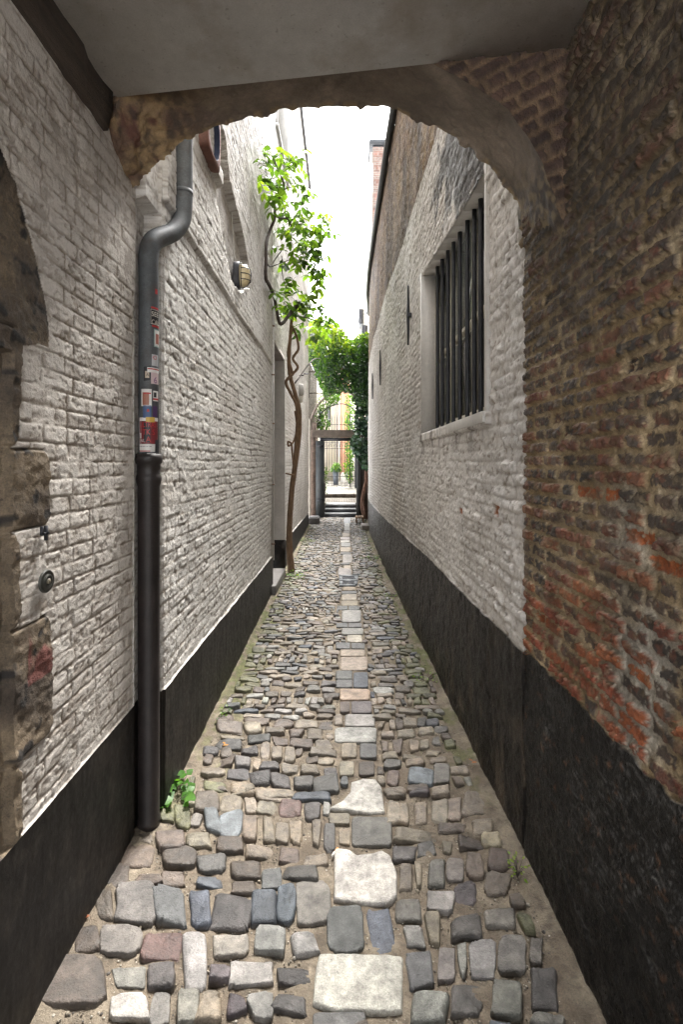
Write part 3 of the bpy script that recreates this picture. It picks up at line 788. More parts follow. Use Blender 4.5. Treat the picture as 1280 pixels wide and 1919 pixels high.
# ================================================================== DOWNPIPE WITH STICKERS
def downpipe():
    root = thing('downpipe', 'drainpipe at the left corner, grey and stickered above, black cast iron below', 'drainpipe')
    cx, cy = -.857, 2.135; r = .046
    b = MB()
    prof = [(0, .050), (.03, .050), (.04, r), (1.50, r), (1.52, .052), (1.535, .055), (1.55, .052), (1.555, .0485), (1.60, .0485), (1.605, .056), (1.625, .058), (1.645, .055), (1.648, .042), (1.60, .04)]
    b.tube([(cx, cy, z) for z, _ in prof], [q for _, q in prof], 28)
    b.build('lower_pipe', M['cast_iron'], root, True)
    pts = [(cx, cy, 1.60), (cx, cy, 2.0), (cx, cy, 2.42)]
    bend = crom([(cx, cy, 2.42), (cx, cy, 2.53), (cx + .012, cy + .035, 2.61), (cx + .052, cy + .16, 2.71), (cx + .072, cy + .225, 2.80), (cx + .077, cy + .24, 2.90), (cx + .077, cy + .24, 3.0)], 7)
    pts = pts[:-1] + [tuple(p) for p in bend] + [(cx + .077, cy + .24, 3.5), (cx + .077, cy + .24, 5.5)]
    MB().tube(pts, .0425, 28).build('upper_pipe', M['zinc'], root, True)
    b = MB()
    b.tube([(cx + .077, cy + .24, 2.93), (cx + .077, cy + .24, 2.95)], .0445, 28)
    b.build('joint_ring', M['zinc'], root, True)
    b = MB(); b.box((cx - .09, cy - .028, 1.600), (cx - .03, cy + .012, 1.645), bev=.006)
    b.tube([(cx - .075, cy - .02, 1.595), (cx - .075, cy - .02, 1.65)], .016, 10)
    b.build('bracket', M['cast_iron'], root, True)
    # stickers: curved patches on the pipe
    def patch(zc, h, a0, a1, col, rr=.0432, tilt=0, name='sticker', mb=None):
        mb_ = mb or MB(); n = 8; vs = []
        for j in range(2):
            for i in range(n + 1):
                a = R(a0 + (a1 - a0) * i / n)
                z = zc + (j - .5) * h + tilt * (i / n - .5)
                vs.append((cx + rr * math.cos(a), cy + rr * math.sin(a), z))
        mb_.add(vs, [(i, i + 1, n + 2 + i, n + 1 + i) for i in range(n)], col)
        return mb_
    def text(s, zc, size, a0, col, rr, sx=1.0, mb=None):
        """letters wrapped round the pipe"""
        cu = bpy.data.curves.new('t', 'FONT'); cu.body = s; cu.size = size; cu.resolution_u = 3; cu.space_line = .8
        ob = bpy.data.objects.new('t', cu); COL.objects.link(ob)
        dg = bpy.context.evaluated_depsgraph_get(); dg.update()
        me = bpy.data.meshes.new_from_object(ob.evaluated_get(dg))
        bm = bmesh.new(); bm.from_mesh(me)
        bmesh.ops.subdivide_edges(bm, edges=[e for e in bm.edges if e.calc_length() > .006], cuts=2)
        bmesh.ops.triangulate(bm, faces=bm.faces[:])
        vs = []
        for v in bm.verts:
            a = R(a0) + v.co.x * sx / rr
            vs.append((cx + rr * math.cos(a), cy + rr * math.sin(a), zc + v.co.y))
        bm.verts.index_update()
        mb.add(vs, [[v.index for v in f.verts] for f in bm.faces], col)
        bm.free(); bpy.data.objects.remove(ob); bpy.data.curves.remove(cu); bpy.data.meshes.remove(me)
    def zy(y): return CH + (HY - y) * (cy - .03) / F
    WH, RD, BK, BL, PK, GR = (.62, .6, .57), (.42, .03, .03), (.015, .015, .018), (.05, .09, .2), (.55, .42, .42), (.25, .38, .36)
    # angles: -90 faces the camera, 0 faces the alley
    def st(parts, label=None):
        mb = MB()
        for p in parts: p(mb)
        o = mb.build('sticker', M['paint_plain'], root)
        if label: o['label'] = label
    st([lambda m: patch(zy(545), .022, -30, -12, RD, mb=m)], 'small red sticker scrap')
    st([lambda m: patch(zy(594), .075, -62, 5, BK, mb=m), lambda m: patch(zy(594), .066, -58, 2, (.5, .48, .44), .0434, mb=m), lambda m: patch(zy(594), .061, -56, 0, BK, .0436, mb=m),
        lambda m: patch(zy(577), .008, -55, -5, RD, .0434, mb=m), lambda m: patch(zy(611), .008, -50, 5, RD, .0434, mb=m),
        lambda m: text('SEE', zy(593), .030, -54, (.6, .57, .5), .0438, .85, m), lambda m: text('CALL', zy(608), .030, -54, (.6, .57, .5), .0438, .7, m)], 'black label sticker with pale lettering')
    st([lambda m: patch(zy(633), .078, -38, 8, GR, mb=m), lambda m: patch(zy(633), .070, -34, 8, WH, .0434, mb=m), lambda m: patch(zy(634), .045, -26, 2, (.3, .1, .07), .0436, mb=m)], 'pale green framed portrait sticker')
    st([lambda m: patch(zy(675), .050, -52, -8, (.45, .45, .46), mb=m), lambda m: text('O', zy(674), .026, -46, RD, .0436, 1, m), lambda m: text('\\', zy(673), .016, -41, RD, .0437, 1, m)], 'grey sticker with red ring')
    st([lambda m: patch(zy(701), .062, -96, -58, BK, tilt=.006, mb=m), lambda m: patch(zy(703), .030, -88, -66, (.45, .36, .27), .0434, mb=m), lambda m: text('A', zy(706), .018, -83, BK, .0436, 1, m)], 'black sticker with tan patch')
    st([lambda m: patch(zy(694), .022, -76, 0, WH, .0437, mb=m), lambda m: patch(zy(692), .005, -74, 0, RD, .0439, mb=m), lambda m: patch(zy(709), .05, -56, -4, PK, .0437, mb=m), lambda m: text('6', zy(718), .04, -42, (.2, .1, .2), .0439, 1, m)], 'pink and white sticker')
    st([lambda m: patch(zy(746), .075, -112, -52, WH, mb=m), lambda m: patch(zy(748), .055, -104, -66, (.30, .12, .08), .0434, mb=m), lambda m: patch(zy(738), .006, -96, -56, RD, .0436, mb=m)], 'white sticker with brown figure')
    st([lambda m: patch(zy(742), .045, -44, -5, WH, mb=m), lambda m: patch(zy(740), .022, -40, -22, BK, .0434, mb=m), lambda m: patch(zy(748), .008, -44, -5, RD, .0436, mb=m)], 'white sticker with black bird mark and red stripe')
    st([lambda m: patch(zy(772), .055, -100, -54, BL, mb=m), lambda m: patch(zy(770), .012, -78, -66, RD, .0434, mb=m)], 'blue sticker with red spot')
    st([lambda m: patch(zy(772), .050, -46, -14, (.07, .03, .10), mb=m)], 'dark purple sticker')
    st([lambda m: patch(zy(815), .150, -128, -8, WH, mb=m), lambda m: patch(zy(811), .10, -124, -10, (.16, .02, .025), .0434, mb=m), lambda m: patch(zy(787), .022, -84, -34, (.5, .33, .06), .0436, mb=m),
        lambda m: patch(zy(811), .085, -96, -60, BK, .0435, mb=m),
        lambda m: text('ULTRAS', zy(801), .034, -122, RD, .0438, .62, m), lambda m: text('TK S', zy(815), .034, -104, RD, .0438, .8, m), lambda m: text('A', zy(829), .036, -84, RD, .0438, .9, m),
        lambda m: patch(zy(817), .022, -120, -112, WH, .0438, mb=m), lambda m: text('NL', zy(829), .02, -118, WH, .0438, .9, m), lambda m: text('PUNT', zy(840), .026, -122, WH, .0438, .9, m),
        lambda m: patch(zy(845.5), .004, -126, -60, RD, .0439, mb=m), lambda m: patch(zy(837), .002, -126, -50, BK, .0437, mb=m)], 'large red and white sticker with capital letters')
    st([lambda m: patch(zy(836), .055, -32, -4, (.03, .03, .035), .0441, mb=m)], 'round black sticker')
    st([lambda m: patch(zy(853), .018, -78, -25, WH, mb=m), lambda m: patch(zy(859), .014, -78, -25, RD, .0434, mb=m)], 'white and red striped sticker')
    put(root, (cx, cy, 0))
downpipe()

# ================================================================== WALL-MOUNTED THINGS ON THE LEFT
# rusty duct
b = MB(); n = 18
t = thing('wall_duct', 'rusty copper duct sticking out of the left wall behind the downpipe', 'duct')
yc, zc = 2.87, 3.60
def ring(x, ry, rz, k=9):
    return [(x, yc + ry * math.copysign(abs(math.cos(a)) ** (2 / k), math.cos(a)), zc + rz * math.copysign(abs(math.sin(a)) ** (2 / k), math.sin(a))) for a in np.linspace(0, 2 * math.pi, n, endpoint=False)]
rs = [ring(-.86, .15, .19), ring(-.765, .15, .19), ring(-.758, .145, .186, 3), ring(-.758, .128, .168, 2.2), ring(-.80, .13, .17, 2.2), ring(-.85, .12, .16, 2.2)]
vs = [p for q in rs for p in q]
b.add(vs, [(i * n + k, i * n + (k + 1) % n, (i + 1) * n + (k + 1) % n, (i + 1) * n + k) for i in range(3) for k in range(n)])
b.build('casing', M['rust'], t, False)
b = MB(); b.add([p for q in rs[3:] for p in q], [(i * n + k, i * n + (k + 1) % n, (i + 1) * n + (k + 1) % n, (i + 1) * n + k) for i in range(2) for k in range(n)] + [tuple(2 * n + k for k in range(n))])
b.build('opening', pbr('navy_liner', (.012, .02, .05), bump=.1), t, True)
put(t, (-.86, yc, zc - .19))
# bulkhead lamp
def bulkhead():
    t = thing('bulkhead_lamp', 'oval caged bulkhead lamp with yellowish glass on the left white wall', 'lamp')
    yc, zc = 3.93, 3.14; xw = XL(yc) - .03
    ry, rz = .062, .098
    def oval(x, s, k=2.6, n=28):
        return [(x, yc + ry * s * math.copysign(abs(math.cos(a)) ** (2 / k), math.cos(a)), zc + rz * s * math.copysign(abs(math.sin(a)) ** (2 / k), math.sin(a))) for a in np.linspace(0, 2 * math.pi, n, endpoint=False)]
    def loft(prof, k=2.6):
        n = 28; rs = [oval(x, s, k) for x, s in prof]
        return [p for q in rs for p in q], [(i * n + j, i * n + (j + 1) % n, (i + 1) * n + (j + 1) % n, (i + 1) * n + j) for i in range(len(prof) - 1) for j in range(n)] + [tuple((len(prof) - 1) * n + j for j in range(n))]
    b = MB(); b.add(*loft([(xw, 1.12), (xw + .04, 1.12), (xw + .048, 1.05), (xw + .05, .9)])); b.build('base', M['iron'], t, True)
    b = MB(); b.add(*loft([(xw + .05, .93), (xw + .075, .92), (xw + .105, .80), (xw + .12, .55), (xw + .126, .2)])); b.build('glass', M['lens'], t, True)
    b = MB()
    b.tube([tuple(p) for p in oval(xw + .062, 1.05)] + [oval(xw + .062, 1.05)[0]], .004, 6)
    for zo in (-.045, 0.0, .045):
        k = math.sqrt(1 - (zo / rz) ** 2)
        b.tube([(xw + .062, yc - ry * 1.04 * k, zc + zo), (xw + .095, yc - ry * .95 * k, zc + zo), (xw + .125, yc - ry * .5 * k, zc + zo), (xw + .131, yc, zc + zo), (xw + .125, yc + ry * .5 * k, zc + zo), (xw + .095, yc + ry * .95 * k, zc + zo), (xw + .062, yc + ry * 1.04 * k, zc + zo)], .0035, 6)
    b.tube([(xw + .062, yc, zc - rz * 1.05), (xw + .10, yc, zc - rz * .9), (xw + .128, yc, zc - rz * .5), (xw + .134, yc, zc), (xw + .128, yc, zc + rz * .5), (xw + .10, yc, zc + rz * .9), (xw + .062, yc, zc + rz * 1.05)], .0035, 6)
    b.build('cage', M['iron'], t, True)
    put(t, (xw, yc, zc))
    c = MB().tube(crom([(xw + .006, yc - .05, zc + .10), (xw + .004, yc - .09, zc + .3), (xw + .004, yc - .13, zc + .55)], 6), .005, 6).build('cable', M['jamb'])
    tag(c, 'thin white painted cable running up from the caged lamp', 'cable')
bulkhead()
# doorbell
t = thing('doorbell', 'round dark bronze doorbell plate on the white brick below the number', 'doorbell')
yb = .892 * F / (HX - 80); zb = CH + (HY - 1089) * yb / F; x0 = NLX + .008
bz = pbr('dark_bronze', (.045, .045, .038), var=.3, vscale=30, rough=.5, bump=.2, metal=.2)
def disc(mb, prof, n=32):
    vs = [(x0 + dx, yb + r_ * math.cos(a), zb + r_ * math.sin(a)) for dx, r_ in prof for a in np.linspace(0, 2 * math.pi, n, endpoint=False)]
    mb.add(vs, [(i * n + j, i * n + (j + 1) % n, (i + 1) * n + (j + 1) % n, (i + 1) * n + j) for i in range(len(prof) - 1) for j in range(n)] + [tuple((len(prof) - 1) * n + j for j in range(n))])
    return mb
disc(MB(), [(0, .034), (.005, .034), (.008, .031), (.006, .028), (.006, .021), (.011, .019), (.012, .015), (.007, .012), (.007, .0)]).build('plate', bz, t, True)
disc(MB(), [(.007, .008), (.012, .008), (.014, .005), (.015, .001)]).build('button', pbr('worn_button', (.16, .14, .10), rough=.4, bump=.1), t, True)
put(t, (x0, yb, zb))
# number 4
y4 = .892 * F / (HX - 78); z4 = CH + (HY - 998) * y4 / F
b = MB()
def bar4(ya, za, yb_, zb_, w_=.007):
    d = np.array([yb_ - ya, zb_ - za]); d = d / np.linalg.norm(d); p = np.array([-d[1], d[0]]) * w_ / 2
    q = [(ya + p[0], za + p[1]), (yb_ + p[0], zb_ + p[1]), (yb_ - p[0], zb_ - p[1]), (ya - p[0], za - p[1])]
    vs = [(NLX + .006, y4 + a, z4 + c_) for a, c_ in q] + [(NLX + .014, y4 + a, z4 + c_) for a, c_ in q]
    b.add(vs, [(0, 1, 2, 3), (7, 6, 5, 4), (0, 4, 5, 1), (1, 5, 6, 2), (2, 6, 7, 3), (3, 7, 4, 0)])
bar4(-.014, .020, -.014, -.004); bar4(-.017, -.0030, .015, -.0024, .0072); bar4(.005, .020, .005, -.024, .0080)
o = b.build('house_number', M['iron'])
tag(o, 'black figure 4 on the white brick above the doorbell', 'house number')
# thin pipe at the doorway corner
t = thing('conduit', 'thin white painted pipe running up the near corner of the left doorway', 'pipe')
b = MB(); xq = XL(5.9) + .022
b.tube([(xq, 5.92, .42), (xq, 5.92, 3.62)], .012, 8); b.build('tube', M['jamb'], t, True)
for z in (.62, 1.35, 2.1, 2.7, 3.3): MB().box((xq - .03, 5.90, z - .008), (xq + .016, 5.94, z + .008)).build('clip', pbr('rusty_clip', (.2, .13, .09), bump=0), t)
put(t, (xq, 5.92, .42))
# white jar lamp on a bracket further on
t = thing('bracket_lamp', 'small pale glass jar lamp on a bent iron bracket behind the vine stems', 'lamp')
yl = 9.8; px = lambda x, y: tuple(P(x, y, yl))
b = MB(); b.tube([px(553, 704), px(569, 704), px(569, 701), px(578, 701)], .014, 6); b.build('bracket', M['iron'], t)
x_, _, z_ = P(563, 746, yl)
MB().tube([(x_, yl, z_ + .28), (x_, yl, z_ + .26), (x_, yl, z_ + .06), (x_, yl, z_ + .05)], [.05, .07, .075, .03], 14).build('holder', M['jamb'], t, True)
MB().tube([(x_, yl, z_ + .05), (x_, yl, z_ + .0), (x_, yl, z_ - .08), (x_, yl, z_ - .10)], [.05, .055, .05, .02], 14).build('glass', M['lens_clear'], t, True)
put(t, (x_, yl, z_))

# ================================================================== GROUND AND COBBLES
PAL = {'br': (.105, .082, .064), 'tn': (.205, .17, .128), 'dk': (.072, .066, .061), 'bl': (.075, .083, .098), 'lb': (.16, .17, .185), 'sl': (.10, .099, .097),
       'rd': (.125, .078, .066), 'gr': (.158, .145, .126), 'lg': (.235, .225, .205), 'mo': (.11, .105, .055), 'pu': (.085, .07, .072), 'ye': (.30, .26, .17),
       'wh': (.43, .405, .365), 'be': (.29, .24, .185), 'pk': (.29, .245, .205), 'or': (.29, .225, .16), 'pg': (.28, .265, .24)}
boxes = []      # (corner list in world, palette, kind)
def B(o, s, rows, kind=0):
    for x0, y0, x1, y1, c_ in rows:
        a = [(x0, y1), (x1, y1), (x1, y0), (x0, y0)]
        pts = [G(o[0] + x / s, o[1] + y / s) for x, y in a]
        boxes.append((pts, c_, kind))
B((0, 1480), 2, [(730, 8, 822, 80, 'br'), (825, 25, 910, 85, 'tn'), (912, 25, 965, 88, 'tn'), (968, 0, 1092, 38, 'tn'), (970, 42, 1040, 92, 'tn'), (1045, 42, 1122, 100, 'rd'), (1095, 12, 1238, 48, 'bl'), (1140, 54, 1202, 118, 'dk'), (760, -8, 850, 6, 'br'), (862, -8, 955, 18, 'tn'),
    (690, 5, 728, 65, 'tn'), (652, 70, 718, 150, 'mo'), (600, 75, 650, 128, 'mo'), (768, 72, 822, 162, 'lb'), (822, 90, 906, 176, 'lb'), (910, 96, 968, 190, 'tn'), (978, 108, 1026, 196, 'tn'), (1030, 122, 1084, 202, 'tn'), (1088, 118, 1138, 208, 'tn'), (1172, 130, 1200, 215, 'tn'), (1216, 128, 1254, 234, 'dk'),
    (490, 160, 575, 200, 'tn'), (586, 156, 688, 234, 'br'), (705, 176, 788, 222, 'tn'), (806, 188, 908, 248, 'br'), (458, 210, 576, 292, 'br'), (612, 225, 732, 306, 'tn'), (740, 246, 846, 320, 'dk'), (872, 272, 980, 340, 'br'), (918, 216, 1016, 268, 'tn'), (1040, 218, 1124, 280, 'br'), (1136, 240, 1230, 284, 'tn'), (1062, 290, 1186, 344, 'dk'),
    (385, 278, 496, 374, 'br'), (508, 330, 600, 370, 'br'), (606, 320, 700, 372, 'br'), (738, 336, 832, 378, 'bl'), (978, 304, 1056, 372, 'sl'), (872, 346, 964, 394, 'br'),
    (345, 390, 420, 500, 'br'), (425, 374, 580, 512, 'gr'), (582, 380, 698, 522, 'sl'), (704, 390, 790, 526, 'bl'), (796, 400, 938, 522, 'dk'), (948, 378, 1034, 514, 'bl'), (1044, 356, 1098, 502, 'bl'), (1106, 342, 1240, 506, 'gr'),
    (280, 515, 372, 624, 'br'), (380, 522, 532, 624, 'gr'), (530, 560, 678, 650, 'rd'), (812, 548, 930, 630, 'gr'), (958, 528, 1068, 624, 'lg'), (1100, 540, 1178, 620, 'lg'), (680, 548, 772, 745, 'lg'),
    (120, 645, 385, 830, 'br'), (434, 672, 546, 746, 'gr'), (554, 658, 656, 756, 'dk'), (792, 660, 862, 734, 'pu'), (877, 654, 1016, 742, 'lg'), (1042, 658, 1164, 742, 'dk'),
    (418, 778, 560, 872, 'lg'), (574, 772, 634, 878, 'gr'), (670, 764, 736, 872, 'gr'), (748, 766, 826, 868, 'tn'), (846, 776, 924, 862, 'pu'), (946, 754, 1014, 862, 'lg'), (1018, 770, 1148, 836, 'dk')])
B((640, 1480), 2, [(168, 2, 240, 34, 'tn'), (250, -8, 325, 24, 'br'), (336, -4, 410, 30, 'tn'), (458, 8, 540, 104, 'tn'), (396, 34, 452, 114, 'tn'), (342, 42, 402, 122, 'tn'), (174, 44, 216, 132, 'tn'), (224, 56, 254, 130, 'tn'), (272, 52, 320, 130, 'tn'),
    (196, 152, 358, 192, 'tn'), (360, 128, 460, 170, 'br'), (484, 122, 568, 170, 'tn'), (192, 212, 280, 268, 'dk'), (284, 198, 352, 246, 'dk'), (378, 198, 420, 242, 'tn'), (442, 180, 524, 228, 'br'), (530, 170, 602, 218, 'ye'),
    (220, 282, 262, 378, 'tn'), (276, 272, 310, 366, 'tn'), (326, 270, 384, 368, 'gr'), (392, 252, 460, 342, 'gr'), (466, 240, 534, 334, 'br'), (548, 232, 628, 310, 'br'), (544, 320, 634, 396, 'br'), (420, 354, 506, 430, 'pu'), (318, 388, 420, 458, 'lg'), (204, 412, 296, 492, 'gr'),
    (-52, 448, 82, 610, 'sl'), (94, 458, 192, 602, 'bl'), (320, 470, 368, 572, 'tn'), (406, 480, 528, 562, 'dk'), (548, 450, 654, 518, 'gr'), (236, 516, 310, 584, 'lg'), (258, 612, 338, 748, 'sl'), (362, 598, 422, 718, 'gr'), (438, 588, 474, 706, 'lg'), (492, 566, 574, 704, 'lg'), (594, 556, 686, 688, 'gr'), (692, 560, 750, 646, 'gr'),
    (414, 726, 544, 856, 'dk'), (560, 740, 674, 854, 'gr'), (706, 696, 806, 818, 'dk'), (264, 772, 388, 878, 'lg'), (715, 850, 840, 900, 'gr')])
B((580, 1380), 4.923, [(0, 2, 135, 36, 'tn'), (150, 0, 210, 35, 'tn'), (55, 42, 215, 124, 'tn'), (8, 135, 250, 195, 'br'), (80, 210, 220, 255, 'tn'), (135, 285, 255, 368, 'dk'), (50, 384, 256, 518, 'dk'), (665, 52, 740, 145, 'br'), (775, 40, 856, 145, 'br'), (912, 42, 998, 138, 'tn'), (1014, 30, 1098, 128, 'tn'), (1112, 5, 1198, 90, 'gr'),
    (668, 157, 808, 210, 'tn'), (857, 174, 1053, 214, 'tn'), (1075, 152, 1195, 198, 'tn'), (1110, 217, 1265, 262, 'tn'), (672, 237, 853, 303, 'gr'), (892, 224, 1058, 288, 'tn'), (900, 304, 1136, 455, 'lb'), (1130, 275, 1276, 440, 'gr'), (712, 320, 826, 460, 'br'), (710, 504, 884, 572, 'tn'), (922, 490, 1092, 552, 'pu'), (1128, 475, 1278, 562, 'tn')])
B((380, 1180), 2.909, [(300, 864, 480, 930, 'tn'), (146, 836, 284, 904, 'tn'), (0, 834, 133, 888, 'mo'), (132, 768, 248, 828, 'dk'), (254, 784, 368, 848, 'dk'), (372, 788, 486, 862, 'dk'), (492, 798, 600, 866, 'dk'), (0, 752, 128, 810, 'tn'), (80, 700, 168, 760, 'br'), (180, 708, 252, 762, 'dk'), (270, 704, 310, 773, 'tn'), (320, 718, 412, 770, 'dk'), (432, 737, 520, 780, 'tn'), (532, 744, 638, 793, 'tn'),
    (0, 652, 76, 698, 'dk'), (92, 664, 170, 708, 'br'), (206, 657, 300, 696, 'dk'), (310, 632, 368, 712, 'tn'), (376, 642, 440, 710, 'tn'), (446, 650, 510, 722, 'tn'), (557, 696, 623, 733, 'br'), (62, 614, 208, 670, 'dk'), (106, 584, 230, 608, 'tn'), (242, 582, 370, 630, 'dk'), (380, 590, 468, 634, 'br'), (478, 602, 602, 654, 'br'),
    (82, 522, 220, 573, 'br'), (232, 528, 323, 578, 'tn'), (346, 550, 442, 580, 'br'), (462, 558, 544, 598, 'br'), (572, 554, 650, 600, 'br'), (670, 562, 710, 600, 'tn'), (87, 476, 153, 518, 'br'), (227, 498, 366, 532, 'br'), (388, 502, 490, 548, 'br'), (502, 512, 628, 544, 'tn'), (636, 508, 702, 550, 'br'), (718, 476, 756, 526, 'tn'),
    (972, 558, 1046, 590, 'tn'), (1060, 552, 1158, 594, 'tn'), (1168, 542, 1253, 578, 'tn'), (957, 502, 988, 543, 'tn'), (1012, 502, 1046, 543, 'tn'), (1054, 498, 1093, 543, 'br'), (1096, 490, 1163, 532, 'tn'), (1172, 488, 1223, 528, 'dk'), (937, 472, 1028, 494, 'tn')])
# the strip of flat slabs along the middle
B((0, 0), 1, [(637, 1231.5, 689, 1257, 'be'), (637, 1218, 685, 1230.5, 'be'), (629, 1206, 657, 1216.5, 'sl'), (658, 1206, 684, 1217, 'sl'), (650, 1192, 679, 1205.5, 'pk'), (640, 1177.5, 681, 1191, 'pg'), (629, 1258, 661, 1274, 'sl'), (629, 1275.5, 661, 1291, 'sl'), (662, 1259, 690, 1292, 'bl'), (636, 1293.5, 693.5, 1315.5, 'or'), (637, 1317.5, 656, 1339, 'br'), (658, 1317.5, 697, 1340, 'pu'),
    (646, 1341.5, 703, 1364, 'pg'), (627, 1366, 706.5, 1393, 'pg'), (639.5, 1395, 669, 1422, 'tn'), (674, 1395, 706.5, 1422, 'sl'), (636, 1430, 664, 1455, 'tn'), (672, 1430, 702, 1455, 'br'), (658, 1533, 735, 1588, 'gr'), (616, 1527, 656, 1546, 'tn'), (635, 1555, 656, 1586, 'tn'), (609, 1546, 628, 1596, 'dk'),
    (652.5, 1169, 678, 1176.5, 'sl'), (630, 1169, 652, 1176.5, 'sl'), (640, 1145.5, 677, 1168, 'pg'), (631, 1137, 652, 1144, 'sl'), (653, 1137, 674, 1144.5, 'sl'), (639, 1126.5, 672, 1136, 'or'), (640, 1114, 669, 1125.5, 'be'), (639, 1108, 669, 1113, 'sl'), (642, 1100.5, 666, 1107.3, 'or'), (633, 1067, 659, 1078, 'pg'), (644, 1059.5, 658, 1066.5, 'be'), (642, 1041, 660, 1055, 'pg'),
    (638, 1055.5, 656, 1059, 'sl'), (638, 1026, 657.5, 1035, 'be'), (638, 1036, 658, 1040.5, 'sl'), (639, 1017, 657, 1025.5, 'pg'), (638, 1012.5, 656, 1016.5, 'pg'), (638, 1006, 656, 1012, 'pg'), (642, 1000, 656, 1005.5, 'be'), (644, 995.5, 656, 999.5, 'pg'), (645, 988, 656, 995, 'gr'), (645, 981, 656, 987.5, 'pg'), (644, 972, 657, 980.5, 'lb'),
    (585, 1901, 686, 1930, 'sl')], 1)
polys = [([(617, 1519), (640, 1507), (656, 1490), (658, 1470), (680, 1463), (705, 1465), (715, 1478), (722, 1525), (700, 1528), (665, 1524)], 'wh'),
         ([(627, 1600), (632, 1597), (655, 1600), (668, 1609), (700, 1605), (718, 1600), (732, 1610), (744, 1640), (745, 1684), (724, 1700), (660, 1696), (625, 1690)], 'wh'),
         ([(597, 1792), (640, 1790), (700, 1792), (755, 1797), (757, 1850), (756, 1903), (700, 1905), (620, 1898), (584, 1888), (588, 1840)], 'wh')]
RES = .008
OX, OY = -1.0, .6
occ = np.zeros((int(2.0 / RES), int(14.2 / RES)), bool)
def mark(poly, test=False):
    p = np.asarray(poly)
    i0, i1 = int((p[:, 0].min() - OX) / RES), int((p[:, 0].max() - OX) / RES) + 1
    j0, j1 = int((p[:, 1].min() - OY) / RES), int((p[:, 1].max() - OY) / RES) + 1
    i0 = max(i0, 0); j0 = max(j0, 0); i1 = min(i1, occ.shape[0]); j1 = min(j1, occ.shape[1])
    if i1 <= i0 or j1 <= j0: return 1.0
    gx, gy = np.meshgrid(OX + (np.arange(i0, i1) + .5) * RES, OY + (np.arange(j0, j1) + .5) * RES, indexing='ij')
    ins = in_poly(gx, gy, [tuple(q) for q in p])
    if test: return occ[i0:i1, j0:j1][ins].mean() if ins.any() else 0.0
    occ[i0:i1, j0:j1] |= ins
def outline(quad, n, k):
    q = np.asarray(quad)
    a = np.linspace(0, 2 * math.pi, n, endpoint=False) + .01
    c_, s_ = np.cos(a), np.sin(a)
    u = np.sign(c_) * np.abs(c_) ** (2 / k); v = np.sign(s_) * np.abs(s_) ** (2 / k)
    u = (u + 1) / 2; v = (v + 1) / 2
    return (q[0] * ((1 - u) * (1 - v))[:, None] + q[1] * (u * (1 - v))[:, None] + q[2] * (u * v)[:, None] + q[3] * ((1 - u) * v)[:, None])
SV, SF, SC = [], [], []
sbase = 0
def ground_h(x, y):
    return fbm(np.asarray(x) * 3, np.asarray(y) * 3, 3, 501) * .010
def stone(out, col, h, flat=False, rings=7, seed=0, rag=.05):
    global sbase
    out = np.asarray(out); n = len(out)
    c0 = out.mean(0)
    ext = np.linalg.norm(out - c0, axis=1).mean()
    ang = np.linspace(0, 2 * math.pi, n, endpoint=False)
    ph = rng.random(6) * 6.28
    wob = 1 + rag * (np.sin(2 * ang + ph[0]) * .6 + np.sin(3 * ang + ph[1]) * .6 + np.sin(5 * ang + ph[2]) * .4 + np.sin(8 * ang + ph[3]) * .3 + np.sin(13 * ang + ph[4]) * .22) + rag * .25 * rng.normal(0, 1, n)
    e_ = rng.uniform(.6, 1.3)
    if flat: prof = [(1.0, -1.2), (1.0, -.1), (.99, .55), (.965, .88), (.93, .97), (.85, 1.0), (.74, 1.0), (.62, 1.0), (.5, 1.0), (.38, 1.0), (.26, 1.0), (.13, 1.0)]
    else: prof = [(1.0, -1.3), (1.0, -.2), (1 - .018 * e_, .3), (1 - .06 * e_, .68), (1 - .13 * e_, .88), (1 - .24 * e_, .97), (.58, 1.02), (.42, 1.04), (.2, 1.05)]
    if rings < 6: prof = [prof[0], prof[2], prof[3], prof[5], prof[6]]
    if rings > 15: prof = prof[:6] + [(x_, 1.0) for x_ in np.linspace(.82, .06, 20)]
    tilt = rng.normal(0, .075, 2) * (0.25 if flat else 1)
    g0 = float(ground_h(c0[0], c0[1]))
    vs = []
    for r_, z in prof:
        p = c0 + (out - c0) * (r_ * wob)[:, None]
        zz = g0 + h * z + (p - c0) @ tilt * (z > 0)
        nz = (fbm(p[:, 0] / .022, p[:, 1] / .022, 4, 511 + seed) * .0045 + fbm(p[:, 0] / .07, p[:, 1] / .07, 2, 517) * .008) * (1 if z > 0 else 0) * (.4 if flat else 1)
        vs.append(np.column_stack([p, zz + nz]))
    vs.append(np.array([[c0[0], c0[1], g0 + h * 1.03]]))
    V = np.vstack(vs); K = len(prof)
    f = [(i * n + k, i * n + (k + 1) % n, (i + 1) * n + (k + 1) % n, (i + 1) * n + k) for i in range(K - 1) for k in range(n)]
    f += [((K - 1) * n + k, (K - 1) * n + (k + 1) % n, K * n) for k in range(n)]
    SV.append(V); SF.append([tuple(i + sbase for i in q) for q in f]); sbase += len(V)
    c_ = np.array(col) * .76 * (1 + rng.normal(0, .16)) * (1 + rng.normal(0, .02, 3))
    cc = np.repeat(c_[None, :], len(V), 0)
    # lichen, dirt on the flanks and pits that belong to the stone
    q = fbm(V[:, 0] / .05, V[:, 1] / .05, 4, 531)
    cc = cc * (1 + .55 * q + .3 * fbm(V[:, 0] / .014, V[:, 1] / .014, 3, 535))[:, None]
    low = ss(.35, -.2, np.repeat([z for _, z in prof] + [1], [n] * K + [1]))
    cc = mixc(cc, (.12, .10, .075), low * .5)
    if col[0] > .45:
        pt = ss(.18, .42, fbm(V[:, 0] / .022, V[:, 1] / .022, 4, 533))
        cc = mixc(cc, (.16, .14, .11), pt * .75)
    SC.append(np.clip(cc, .01, .9))
